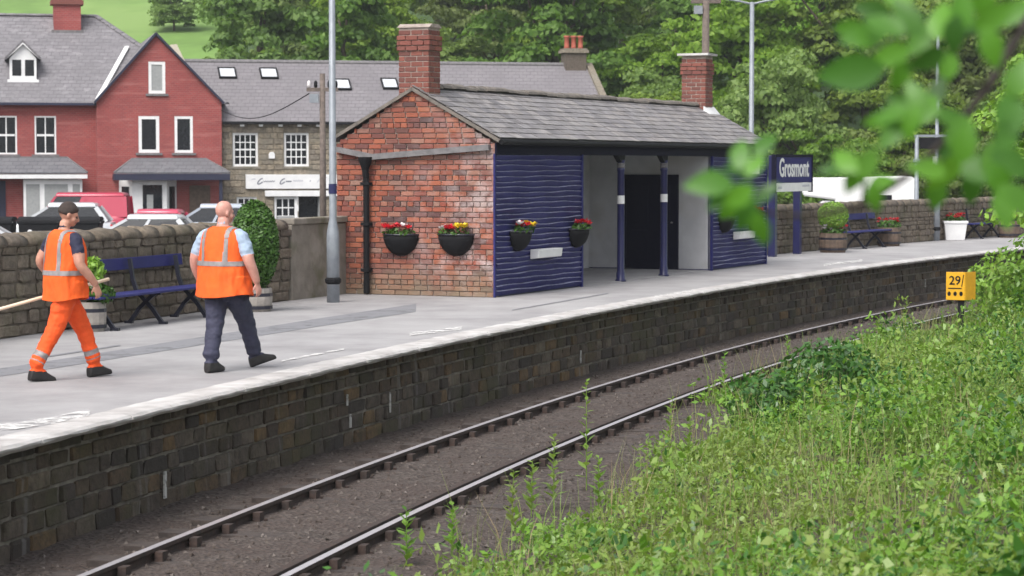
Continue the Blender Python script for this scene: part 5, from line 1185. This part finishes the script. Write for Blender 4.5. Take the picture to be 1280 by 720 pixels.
def vest(parent, rings, bands, seed, m='hivis'):
    """rings: (z, cx, cy, rx, ry) from hem to neck; bands(a, z) -> True where tape is sewn on"""
    n = 132; rows = []; K = 9
    for i in range(len(rings) - 1):
        a, b = np.array(rings[max(0,i-1)]), np.array(rings[i]); c_, d = np.array(rings[i+1]), np.array(rings[min(len(rings)-1, i+2)])
        for k in range(K): rows.append(cr(a, b, c_, d, k / K))
    rows.append(np.array(rings[-1]))
    V = []; 
    for z, cx, cy, rx, ry in rows:
        for k in range(n):
            a = 2*PI*k/n; w_ = max(0, 1 - max(0, (z - 1.15)) / .3)
            f = 1 + .026 * w_ * math.sin(5*a + 3*seed + z*2.5) + .085 * noise.noise(Vector((math.cos(a)*2.2, math.sin(a)*2.2, z*4 + seed*9))) * (.4 + .6*w_)
            f += .030 * noise.noise(Vector((math.cos(a)*5, math.sin(a)*5, z*7 + seed*3))) + .018 * noise.noise(Vector((math.cos(a)*9 + z*6, math.sin(a)*9, z*16)))
            zz = z + (.018 * math.sin(2*a + seed) * w_ if z < 1.0 else 0)
            V.append(Vector((cx + rx*f*math.copysign(abs(math.cos(a))**.85, math.cos(a)), cy + ry*f*math.copysign(abs(math.sin(a))**.85, math.sin(a)), zz)))
    c1, c2 = MB(), MB(); c1.v = [tuple(v) for v in V]
    for i in range(len(rows) - 1):
        for k in range(n):
            q = (i*n+k, i*n+(k+1)%n, (i+1)*n+(k+1)%n, (i+1)*n+k); ctr = sum((V[j] for j in q), Vector()) / 4
            c1.f.append(q); c1.m.append(0)
            if bands(ctr): 
                out = Vector((ctr.x - rows[i][1], ctr.y - rows[i][2], .25 if ctr.z > 1.4 else 0)).normalized() * .006
                c2.add([V[j] + out for j in q], [(0,1,2,3)])
    o = c1.build('vest', M[m], parent, True); sd_ = o.modifiers.new('s', 'SOLIDIFY'); sd_.thickness = .006; sd_.offset = -1
    bm = bmesh.new(); b = c2.build('reflective_band', M['reflect'], o, True, fix=False)
    bm.from_mesh(b.data); bmesh.ops.remove_doubles(bm, verts=bm.verts, dist=.004); bm.to_mesh(b.data); bm.free()
    return o
def world_to(root_loc, h, k, p): return Matrix.Rotation(h, 3, 'Z') @ (Vector(p) - Vector(root_loc)) / k
# --- workman in full orange
A, B_ = G(46, 477), G(118, 471); h1 = math.radians(46); k1 = 1.03
loc = (A + B_) / 2
P1 = thing('person', 'workman in orange vest and orange trousers carrying a long pole, striding along the platform', 'person', loc, -h1); P1.scale = (k1,)*3
fa, fb = world_to(loc, h1, k1, A), world_to(loc, h1, k1, B_)
b = Body(); hipz = .885
def leg(b, sx, foot, hip, kneef, tg, r=(.108,.104,.090,.080,.078,.080)):
    hip = Vector(hip); an = Vector((foot.x, foot.y - .005, foot.z + .175)); kn = hip.lerp(an, .5) + Vector((0, kneef, .0))
    b.limb([hip + Vector((0,0,.05)), hip.lerp(kn, .45), kn, kn.lerp(an, .4), kn.lerp(an, .85), an], [(r[0],r[0]*1.1),(r[1],r[1]*1.08),r[2],r[3],r[4],r[5]], tg, 16, 6)
    return an
lt = lambda t: 'band' if (.70 < t < .755 or .82 < t < .875) else 'trouser'
an = leg(b, 1, fa, (.085, -.03, hipz), .04, lt); b.foot(fa + Vector((0,-.0,.088)), .10, -.10)
an = leg(b, -1, fb, (-.085, .03, hipz), .045, lt); b.foot(fb + Vector((0,0,.088)), -.10, .06)
b.limb([(0,0,.86),(0,0,1.0),(0,.0,1.15),(0,.015,1.32),(0,.0,1.44),(0,-.01,1.50)], [(.155,.105),(.165,.115),(.155,.105),(.178,.115),(.165,.10),(.09,.07)], lambda t: 'trouser' if t < .3 else 'shirt', 20, 4)
b.limb([(0,-.015,1.46),(0,.0,1.54),(0,.012,1.60)], [.060,.056,.056], 'skin', 12, 3)
sh = lambda t: 'shirt' if t < .43 else 'skin'
el, wr = (.31,-.02,1.18), (.33,.15,.975)
b.limb([(.165,-.005,1.435),(.225,-.01,1.405),(.275,-.015,1.29),el,(.325,.06,1.08),wr], [.070,.069,.065,.051,.047,.033], sh, 12, 5); b.hand(wr, (.03,.30,-.95), (-.9,.1,0), -1, .55)
el, wr = (-.31,-.09,1.20), (-.335,.07,1.03)
b.limb([(-.165,-.005,1.435),(-.225,-.015,1.405),(-.275,-.05,1.30),el,(-.325,-.02,1.11),wr], [.070,.069,.065,.051,.047,.033], sh, 12, 5); b.hand(wr, (.0,.55,-.80), (1,0,0), 1, 1.25)
HM = b.head(Vector((0,.02,1.585)), math.radians(28), math.radians(18))
b.build(P1, dict(skin=M['skin'], trouser=M['hivis_t'], band=M['reflect'], shirt=M['navycloth'], boot=M['boot'], eye=M['eye'], lip=M['lip']))
c = MB(); rings = []
for j in range(9):
    e = -.42 + (PI/2 + .37) * j / 8; rings.append([HM @ Vector((.081*math.cos(e)*math.cos(a), -.018 + .101*math.cos(e)*math.sin(a), .128 + .104*math.sin(e) + (.050 * max(0, math.sin(a)) * (1 - j / 5) if j < 5 else 0))) for a in np.linspace(0, 2*PI, 25)[:-1]])
c.loft(rings); c.build('hair', M['hair'], P1, True)
vest(P1, [(.82,.0,-.005,.255,.205),(.92,0,0,.248,.200),(1.05,0,0,.238,.190),(1.20,0,.01,.240,.185),(1.34,0,.01,.240,.170),(1.43,0,.0,.228,.142),(1.485,0,-.01,.185,.115),(1.53,0,-.012,.090,.082)],
     lambda p: (1.065 < p.z < 1.115) or (p.z > 1.115 and .105 < abs(p.x) < .150), 1)
# the pole he carries
pe, ps = D(138, 348.5, 24.95), D(-70, 406, 24.05)
hw = P1.matrix_basis @ (Vector((-.335,.11,.955)))
dv = (pe - ps).normalized(); nearest = ps + dv * (hw - ps).dot(dv); sh_ = hw - nearest; sh_.z = 0
M['poleyellow'] = mat('pale_pole', (0.80,0.68,0.50), (0.66,0.54,0.42), 4, .5)
c = MB(); c.tube([ps + sh_, pe + sh_], .019, 10); tag(c.build('long_pole', M['poleyellow'], None, True), 'long pale pole carried low by the workman in orange trousers', 'pole')
# --- heavier bald workman
A, B_ = G(264, 466), G(318, 459); h2 = math.radians(30); k2 = 1.035; loc = A.lerp(B_, .30)
P2 = thing('person', 'bald workman in orange vest, pale blue shirt and navy trousers, walking by the bench', 'person', loc, -h2); P2.scale = (k2,)*3
fa, fb = world_to(loc, h2, k2, A), world_to(loc, h2, k2, B_)
b = Body(); hipz = .90
leg(b, -1, fa, (-.09, -.0, hipz), .025, 'trouser', (.125,.118,.098,.088,.084,.086)); b.foot(fa + Vector((0,0,.088)), -.05, 0)
leg(b, 1, fb, (.09, .03, hipz), .03, 'trouser', (.125,.118,.098,.086,.080,.082)); b.foot(fb + Vector((0,.02,.10)), .75, .32)
b.limb([(0,0,.86),(0,.01,1.0),(0,.035,1.14),(0,.03,1.30),(0,.0,1.44),(0,-.01,1.50)], [(.18,.13),(.20,.16),(.20,.17),(.205,.145),(.18,.11),(.10,.08)], lambda t: 'trouser' if t < .3 else 'shirt', 20, 4)
b.limb([(0,-.02,1.46),(0,-.005,1.54),(0,.008,1.60)], [.072,.068,.066], 'skin', 12, 3)
sh = lambda t: 'shirt' if t < .50 else 'skin'
el, wr = (.345,-.02,1.17), (.385,.06,.945)
b.limb([(.18,-.005,1.43),(.245,-.01,1.40),(.305,-.015,1.28),el,(.37,.02,1.06),wr], [.080,.078,.073,.059,.052,.037], sh, 12, 5); b.hand(wr, (.12,.2,-.95), (-.9,.2,0), -1, .5)
el, wr = (-.345,-.04,1.17), (-.36,.06,.95)
b.limb([(-.18,-.005,1.43),(-.245,-.01,1.40),(-.305,-.025,1.28),el,(-.36,.0,1.06),wr], [.080,.078,.073,.059,.052,.037], sh, 12, 5); b.hand(wr, (0,.25,-.95), (.9,.2,0), 1, .5)
HM = b.head(Vector((0,.015,1.575)), math.radians(24), math.radians(4))
b.build(P2, dict(skin=M['skin2'], trouser=M['slacks'], shirt=M['skyshirt'], boot=M['boot'], eye=M['eye'], lip=M['lip']))
vest(P2, [(.80,.01,.0,.315,.250),(.92,0,.01,.300,.240),(1.05,0,.015,.282,.228),(1.20,0,.02,.272,.212),(1.34,0,.01,.262,.185),(1.43,0,.0,.248,.152),(1.485,0,-.01,.200,.122),(1.53,0,-.015,.100,.092)],
     lambda p: (1.11 < p.z < 1.16) or (p.z > 1.16 and .12 < abs(p.x) < .165), 2)

# ================================================================== TREES
def crown_quads(seed, rx, rz, n_cl, per, size, zc, low=0.0):
    q = np.random.default_rng(seed); V = []
    d = q.normal(size=(n_cl, 3)); d /= np.linalg.norm(d, axis=1)[:, None]; d[:, 2] = np.where(d[:, 2] < -.8, -d[:, 2] * .6, d[:, 2])
    rr_ = .42 + .58 * q.random(n_cl) ** .5
    lob = 1 + .22 * np.sin(3 * np.arctan2(d[:, 1], d[:, 0]) + seed) + .14 * q.normal(size=n_cl)
    C = d * (rr_ * lob)[:, None] * np.array([rx, rx, rz]); C[:, 2] += zc
    for c in C:
        cr_ = q.uniform(.55, 1.15) * rx / 3.2; m = int(per * q.uniform(.6, 1.3))
        e = q.normal(size=(m, 3)); e /= np.linalg.norm(e, axis=1)[:, None]; e[:, 2] = np.abs(e[:, 2]) * .9 - .25
        p = c + e * cr_ * (.55 + .5 * q.random(m))[:, None] * np.array([1.1, 1.1, .75])
        nn = e + q.normal(size=(m, 3)) * .55 + np.array([0, 0, .35]); nn /= np.linalg.norm(nn, axis=1)[:, None]
        a = np.cross(nn, q.normal(size=(m, 3))); a /= np.linalg.norm(a, axis=1)[:, None]; b = np.cross(nn, a); L = (size * q.uniform(.6, 1.35, m))[:, None]
        V.append(np.stack([p - a*L, p + b*L*.62, p + a*L, p - b*L*.62], 1))
    return np.concatenate(V), C
def tree_proto(seed, hgt, rx, per, size, trunk_h, n_cl=70, m='foliage'):
    rz = (hgt - trunk_h) / 2; zc = trunk_h + rz * .95
    V, C = crown_quads(seed, rx, rz, n_cl, per, size, zc)
    o = quads('crown', V, M[m]); me_c = o.data; bpy.data.objects.remove(o)
    c = MB(); q = random.Random(seed); top = zc + rz * .5
    pts = [(q.uniform(-.15,.15)*k, q.uniform(-.15,.15)*k, top * k / 5 - (.4 if k == 0 else 0)) for k in range(6)]
    c.tube(pts, [hgt*.026*(1-.16*k) for k in range(6)], 8)
    for k in range(7):
        t_ = C[q.randrange(len(C))]; b_ = Vector(pts[2]).lerp(Vector(pts[4]), q.random()); e_ = Vector(t_); c.tube([b_, b_.lerp(e_, .5) + Vector((0,0,-.2)), e_], [hgt*.010, hgt*.007, hgt*.003], 6)
    return me_c, c.mesh('trunk', M['bark'], True)
PR = [tree_proto(1, 10.5, 3.5, 170, .17, 1.2, 80), tree_proto(2, 12.0, 3.9, 180, .18, 1.6, 85), tree_proto(3, 9.0, 3.3, 170, .16, .6, 75), tree_proto(4, 11.0, 3.0, 160, .17, 1.0, 75), tree_proto(5, 8.0, 3.6, 190, .17, .3, 80), tree_proto(6, 13.0, 4.1, 180, .19, 2.0, 90)]
def plant_tree(k, x, y, s, rz, label, group, name='broadleaf_tree', z=None):
    t = thing(name, label, 'tree', (x, y, (hz(x, y) if y > 112 else GZ) - .1 if z is None else z), rz, group); t.scale = (s, s, s * random.Random(int(x*31+y)).uniform(.88, 1.12))
    link('crown', PR[k][0], t); link('trunk', PR[k][1], t)
    return t
rt_ = random.Random(77)
SHAPE = ('rounded', 'tall broad', 'squat dense', 'slim upright', 'low spreading', 'large towering')
def where_(x, y):                                # what the tree stands behind, and how far up the hill
    px = 640 + FPX * x / y
    b_ = 'behind the stone shop' if px < 560 else 'behind the brick chimney of the shelter' if px < 700 else 'behind the shelter roof' if px < 850 else 'behind the far shelter chimney and telegraph pole' if px < 960 else 'behind the station name sign' if px < 1030 else 'behind the camper van' if px < 1130 else 'behind the far lamp posts' if px < 1210 else 'behind the young tree on the bank'
    r_ = 'at the foot of' if y < 106 else 'low on' if y < 130 else 'partway up' if y < 158 else 'well up' if y < 190 else 'high on'
    return b_, r_
for d_, p0, p1, gap in ((93,985,1400,4.6),(101,775,1400,5.2),(112,760,1420,4.2),(124,268,1400,4.8),(136,262,1400,5.8),(150,258,1400,6.2),(166,255,1400,6.6),(184,262,1400,7.2),(205,270,1400,8.0),(230,285,1400,9.0)):
    x = px_(p0, d_) + (3.6 if p0 < 300 else 2.6); k = 0
    while x < px_(p1, d_):
        y = d_ + rt_.uniform(-3.5, 3.5); xx = x + rt_.uniform(-1, 1)
        kk = rt_.choice((2,4,4,0)) if d_ < 100 else rt_.randrange(6); b_, r_ = where_(xx, y); LW = SHAPE[kk] + ' tree ' + r_ + ' the wooded hill ' + b_
        plant_tree(kk, xx, y, rt_.uniform(.72, 1.08) * (.8 if d_ < 100 else 1), rt_.uniform(0, 6.3), LW, 'trees of the wooded hillside')
        x += gap * rt_.uniform(.8, 1.2)
# low scrub below the wood, right behind the wall and the shop
for d_, p0, p1, gap in ((98,985,1400,2.6),(108,745,1300,3.0),(121,262,1350,2.8),(129,262,1350,3.6)):
    x = px_(p0, d_)
    while x < px_(p1, d_):
        y = d_ + rt_.uniform(-1.5, 1.5); plant_tree(4, x, y, rt_.uniform(.26, .42), rt_.uniform(0, 6.3), 'low rounded shrub ' + where_(x, y)[1] + ' the hill ' + where_(x, y)[0], 'shrubs at the foot of the wood', 'shrub'); x += gap * rt_.uniform(.8, 1.25)
# the lone tree in the pasture
dd = next(d_ for d_ in np.arange(114, 400, .5) if hz(D(218, 39, d_).x, d_) >= D(218, 39, d_).z); pl_ = D(218, 39, dd)
plant_tree(4, pl_.x, pl_.y, .50, 1.0, 'lone tree standing in the green pasture above the gabled house', None, 'field_tree', pl_.z - .2)
# leafy young tree on the near side of the line
V, C = crown_quads(31, 1.7, 2.3, 90, 130, .065, 3.4); t = thing('young_tree', 'light green young tree on the near bank, right of the mile post', 'tree', (9.75, 38.0, vz(9.75, 38)))
quads('crown', V, M['limebush'], t); c = MB(); c.tube([(0,0,-.2),(.1,0,1.2),(0,.1,2.6),(.1,0,4.4)], [.09,.075,.05,.02], 8)
for k in range(9): e_ = Vector(C[k * 7]); c.tube([(0,.05,1.2 + .25*k), e_*.5 + Vector((0,0,.9)), e_], [.03,.02,.008], 5)
c.build('trunk', M['bark'], t, True)

# ================================================================== WEEDS ON THE BANK
def omin(y): return 3.62 if y < 20 else 3.85 if y < 28 else max(2.85, 3.85 - .33 * (y - 28))
q = np.random.default_rng(5)
def spots(n, y0, y1, pw=1.0, extra=0.0):
    out = []
    while len(out) < n:
        y = y0 + (y1 - y0) * q.random() ** pw; x = q.uniform(-3.5, .2207 * y + 1.2)
        o = OFS(x, y)
        if o < omin(y) + extra + .35 * noise.noise(Vector((x * .9, y * .9, 5))): continue
        if x < -.2207 * y - .4: continue
        if y < 16 and x < -1.0 - .0 * y and q.random() < .0: continue
        out.append((x, y, o))
    return out
def plants(n, y0, y1, pw, hmin, hmax, leaves, size, m, name, label, spread=.16, sparse=0.0, pitch=.5, lean=.0, extra=0.0):
    V = []
    for x, y, o in spots(n, y0, y1, pw, extra):
        g_ = noise.noise(Vector((x * .55, y * .35, 9)))
        if q.random() < sparse * (0.75 - 1.5 * g_): continue
        g2 = noise.noise(Vector((x * 1.7, y * 1.2, 4))); h = (hmin + (hmax - hmin) * (.42 + .7 * g_ + .55 * g2 + .5 * (q.random() - .5))); h = max(.12, h) * (0.55 if o < omin(y) + .5 else 1.0) * (.35 if (x / y > .172 and x / y < .212 and 36 < y < 47) else 1.0)
        k = max(4, int(leaves * q.uniform(.6, 1.3))); z0 = vz(x, y) if o > 4.0 else -1.03
        t_ = q.random(k) ** .8; az = q.uniform(0, 2*PI, k); r = spread * (.25 + q.random(k)); lx, ly = q.normal(0, .12, 2)
        c = np.stack([x + lx*t_*h + r*np.cos(az), y + ly*t_*h + r*np.sin(az), z0 + .04 + t_ * h], 1)
        el = q.normal(pitch * .4, .65, k); a = np.stack([np.cos(az)*np.cos(el), np.sin(az)*np.cos(el), -np.sin(el)], 1)
        sd_ = np.stack([-np.sin(az), np.cos(az), q.normal(0, .7, k)], 1); L = (size * min(1.0, y / 15) * q.uniform(.55, 1.35, k))[:, None]
        V.append(np.stack([c - a*L*.5, c + sd_*L*.27, c + a*L*.75, c - sd_*L*.27], 1))
    o = quads(name, np.concatenate(V), M[m], kind='stuff'); o['label'] = label
plants(3300, 8.5, 27, 1.0, .08, .50, 34, .050, 'weed', 'weeds', 'mass of bright green leafy weeds on the near bank', .14, .35)
plants(1300, 9, 27, 1.1, .20, .95, 44, .066, 'weed', 'broad_weeds', 'taller broad leaved weeds rising from the near bank', .20, 1.3)
plants(3200, 26, 56, .8, .08, .60, 32, .056, 'weed', 'weeds', 'mass of green weeds beside the far part of the near rail', .17, .35)
plants(700, 26, 50, .8, .25, 1.0, 38, .072, 'weed', 'broad_weeds', 'taller broad leaved weeds farther along the near rail', .22, 1.3)
plants(1100, 9, 50, .8, .20, .90, 42, .062, 'bramble', 'brambles', 'darker green brambles scattered through the weeds', .26, 1.2)
def blades(n, y0, y1, pw, hmin, hmax, w_, m, name, label, extra=0.0):
    V = []
    for x, y, o in spots(n, y0, y1, pw, extra):
        h = q.uniform(hmin, hmax) * (.7 + .8 * max(0, .5 + noise.noise(Vector((x * .7, y * .5, 2))))); z0 = (vz(x, y) if o > 4.0 else -1.03) - .02; a = q.uniform(0, 2*PI); dx, dy = math.cos(a), math.sin(a); ln = q.uniform(.1, .45) * h; b = q.uniform(0, 2*PI); bx, by = math.cos(b) * w_, math.sin(b) * w_
        m_ = (x + dx*ln*.35, y + dy*ln*.35, z0 + h*.6); e_ = (x + dx*ln, y + dy*ln, z0 + h)
        V += [(x-bx, y-by, z0), (x+bx, y+by, z0), (m_[0]+bx*.8, m_[1]+by*.8, m_[2]), (m_[0]-bx*.8, m_[1]-by*.8, m_[2])]
        V += [(m_[0]-bx*.8, m_[1]-by*.8, m_[2]), (m_[0]+bx*.8, m_[1]+by*.8, m_[2]), (e_[0]+bx*.1, e_[1]+by*.1, e_[2]), (e_[0]-bx*.1, e_[1]-by*.1, e_[2])]
    o = quads(name, V, M[m], kind='stuff'); o['label'] = label
blades(6500, 9, 56, .8, .25, .65, .004, 'grass', 'long_grass', 'long pale green grass growing through the weeds')
M['straw'] = leafmat('dry_stalk', [(0.30,0.23,0.13),(0.38,0.30,0.17),(0.24,0.17,0.10)], .7, .2)
blades(700, 14, 50, .8, .35, .70, .0035, 'straw', 'dry_stalks', 'scattered dry straw coloured stalks among the weeds')
# single tall weeds standing clear of the mass
lf = MB(); lf.add([(0,0,0),(.5,.28,.03),(1,0,-.06),(.5,-.28,.03)], [(0,1,2),(0,2,3)]); lfm = lf.mesh('leaf', M['weed'], fix=False)
for k, (px, py, h) in enumerate(((508,712,.42),(565,700,.40),(640,668,.50),(664,650,.48),(692,640,.62),(733,618,.98),(748,640,.45),(905,505,.62),(836,560,.50),(860,590,.52),(1132,415,.58),(1098,440,.45),(985,470,.55),(1178,425,.5))):
    p = G(px, py, -1.02); rr = random.Random(k); t = thing('tall_weed', 'tall slender leafy weed standing clear of the mass beside the near rail', 'weed', p, rr.uniform(0, 6), 'tall single weeds beside the near rail')
    h *= 1.15; bend = Vector((rr.uniform(-.05,.05), rr.uniform(-.05,.05), 0)); c = MB(); c.tube([(0,0,-.03), bend*.3 + Vector((0,0,h*.5)), bend + Vector((0,0,h))], [.006,.005,.003], 5); c.build('stem', M['weed'], t)
    nl = 26
    for j in range(nl):
        u = (j + 1) / nl; o = link('leaf', lfm, t, bend*u*u + Vector((0,0,h*(.12 + .88*u)))); o.rotation_euler = (0, rr.uniform(-.9, -.2), j * 2.4); s_ = (.14 - .07*u) * rr.uniform(.8, 1.2); o.scale = (s_,)*3
def bush(name, label, loc, rad, n, size, m, seed):
    t = thing(name, label, 'bush', loc); leaf_cloud('foliage', (0,0,rad[2]*.55), rad, n, size, M[m], t, seed, .25)
    c = MB(); rr = random.Random(seed)
    for k in range(6): c.tube([(0,0,-.05), (rr.uniform(-.5,.5)*rad[0], rr.uniform(-.5,.5)*rad[1], rad[2]*.9)], [.012,.005], 5)
    c.build('stems', M['bark'], t)
def bp_(px, py): p = G(px, py, -.95); p.z = vz(p.x, p.y) if OFS(p.x, p.y) > 4 else -1.03; return p
bush('bramble_bush', 'dark bramble bush hiding part of the near rail', bp_(1035, 505), (.75,.7,.62), 2200, .055, 'bramble', 1)
bush('bramble_bush', 'bramble bush just left of the one hiding the near rail', bp_(965, 530), (.6,.6,.48), 1500, .055, 'bramble', 2)
bush('leafy_bush', 'pale leafy bush behind the mile post', bp_(1248, 402), (.75,.7,1.0), 1700, .07, 'limebush', 3)
bush('leafy_bush', 'dense bright bush on the bank below the young tree', bp_(1290, 425), (.9,.9,1.25), 2200, .08, 'weed', 4)
p = D(1262, 690, 10.5); bush('leafy_bush', 'large leaved bush low on the bank nearest the sapling', (p.x + .25, p.y, vz(p.x, p.y)), (.55,.55,.62), 900, .07, 'bramble', 5)

# ================================================================== SAPLING overhanging the bank close by
sp_ = thing('sapling', 'sapling with blurred bright green leaves hanging over the track side', 'tree', (1.42, 4.3, vz(1.42, 4.3)))
SI = Vector(sp_.location)
def near(px, py, d_): return D(px, py, d_) - SI
c = MB(); c.tube([(0,0,-.1),(-.03,0,.9),(.02,.02,2.0),(-.05,0,3.1),(.05,0,4.2)], [.045,.04,.032,.022,.01], 8); c.build('trunk', M['bark'], sp_, True)
main = [Vector((-.02,.01,1.9)), near(1345,-70,4.2), near(1276,38,4.1), near(1238,104,4.0), near(1192,164,3.95), near(1142,214,3.9), near(1078,257,3.85), near(1012,271,3.85), near(958,266,3.85), near(915,246,3.8)]
twigs = [(main, [.016,.012,.0095,.0085,.0075,.0065,.0055,.004,.003,.0018]), ([main[4], near(1150,132,3.9), near(1112,138,3.85)], [.004,.003,.0015]), ([main[2], near(1200,46,4.0), near(1130,42,3.9), near(1050,88,3.8)], [.005,.004,.003,.0015]), ([main[5], near(1195,197,3.85), near(1262,205,3.9)], [.004,.003,.0015]), ([main[2], near(1235,10,4.0), near(1180,-10,3.9)], [.004,.003,.002]), ([main[3], near(1180,100,3.9), near(1120,72,3.8)], [.004,.003,.002]), ([main[6], near(1082,215,3.8), near(1056,198,3.75)], [.003,.002,.0015])]
for tp_, rad in twigs:
    c = MB(); c.tube(tp_, rad, 6); c.build('branch' if tp_ is main else 'twig', M['twig'], sp_, True)
lms = []
for v in range(3):
    c = MB(); n_ = 7; qv = random.Random(v); V = []
    for i in range(n_):
        u = i / (n_ - 1); w_ = .30 * math.sin(PI * min(1, u * .97 + .03)) ** .8 * (1.15 - .45 * u); zc = -.16 * u * u * (1 + v * .5)
        V += [(u, w_, zc + w_ * .22), (u, 0, zc), (u, -w_, zc + w_ * .22)]
    c.v = V; c.f = [f for i in range(n_ - 1) for f in ((3*i, 3*i+1, 3*i+4, 3*i+3), (3*i+1, 3*i+2, 3*i+5, 3*i+4))]; c.m = [0] * len(c.f); lms.append(c.mesh('leaf', M['nearleaf'], True, fix=False))
rl = random.Random(12)
def leaf(px, py, d_, angle, length):
    """angle in the picture of base->tip, length in metres"""
    p = near(px, py, d_); a = math.radians(angle); dirv = Vector((math.cos(a), rl.uniform(-.5, .5), math.sin(a))).normalized()
    nrm = Vector((rl.uniform(-.5,.5), -1 + rl.uniform(-.3,.6), rl.uniform(-.2, .9))); nrm = (nrm - dirv * nrm.dot(dirv)).normalized(); y_ = nrm.cross(dirv)
    o = link('leaf', lms[rl.randrange(3)], sp_); o.matrix_basis = Matrix.LocRotScale(p - dirv * length * .5, Matrix((dirv, y_, nrm)).transposed(), Vector((length,)*3))
for px, py, an, ln in ((956,179,40,.065),(925,191,80,.075),(886,229,185,.095),(924,214,150,.07),(921,246,200,.075),(911,262,230,.07),(932,270,250,.075),(950,288,285,.075),(957,240,60,.06),(944,205,55,.06),(898,250,215,.06),
        (1070,219,250,.085),(1055,200,140,.07),(1086,203,60,.075),(1093,247,275,.06),(1040,212,190,.06),(1104,226,20,.06),
        (1113,140,190,.08),(1145,119,110,.075),(1138,152,240,.07),(1161,134,60,.08),(1186,143,10,.075),(1114,168,220,.07),(1128,128,150,.07),(1172,112,80,.07),(1098,150,200,.06),
        (1062,91,195,.13),(1113,69,200,.085),(1105,29,150,.09),(1136,20,110,.09),(1203,12,80,.09),(1221,31,20,.085),(1174,22,90,.09),(1244,20,40,.09),(1192,45,250,.08),(1080,45,190,.09),(1150,50,230,.085),(1160,75,220,.08),(1090,12,160,.08),(1060,35,190,.07),(1124,95,240,.07),(1265,15,30,.09),(1240,60,300,.08),(1185,85,240,.08),(1120,-4,120,.09),(1230,-8,90,.09),
        (1188,195,100,.09),(1225,213,330,.11),(1181,218,240,.09),(1243,193,40,.10),(1206,178,80,.085),(1170,243,250,.08),(1264,138,70,.11),(1268,204,350,.11),(1215,235,280,.085),(1250,228,300,.085),(1198,160,60,.08),(1275,95,60,.09),(1262,165,40,.09),(1255,262,280,.09),(1160,210,170,.08),(1275,250,320,.10)):
    leaf(px, py, 3.75 + rl.uniform(-.45, .25), an + rl.uniform(-12, 12), ln * .80)

# ================================================================== the damp air of the valley
m, n, b, out = nodes_of('haze_air'); n.nodes.remove(b)
pv = N(n, 'ShaderNodeVolumePrincipled'); pv.inputs['Color'].default_value = (0.88,0.92,0.96,1); pv.inputs['Density'].default_value = 0.00038; pv.inputs['Anisotropy'].default_value = 0.2
n.links.new(pv.outputs[0], out.inputs['Volume'])
c = MB(); c.box((-940,-440,-2.6),(940,1040,96)); tag(c.build('haze', m), kind='stuff')['label'] = 'thin pale summer haze over the valley'
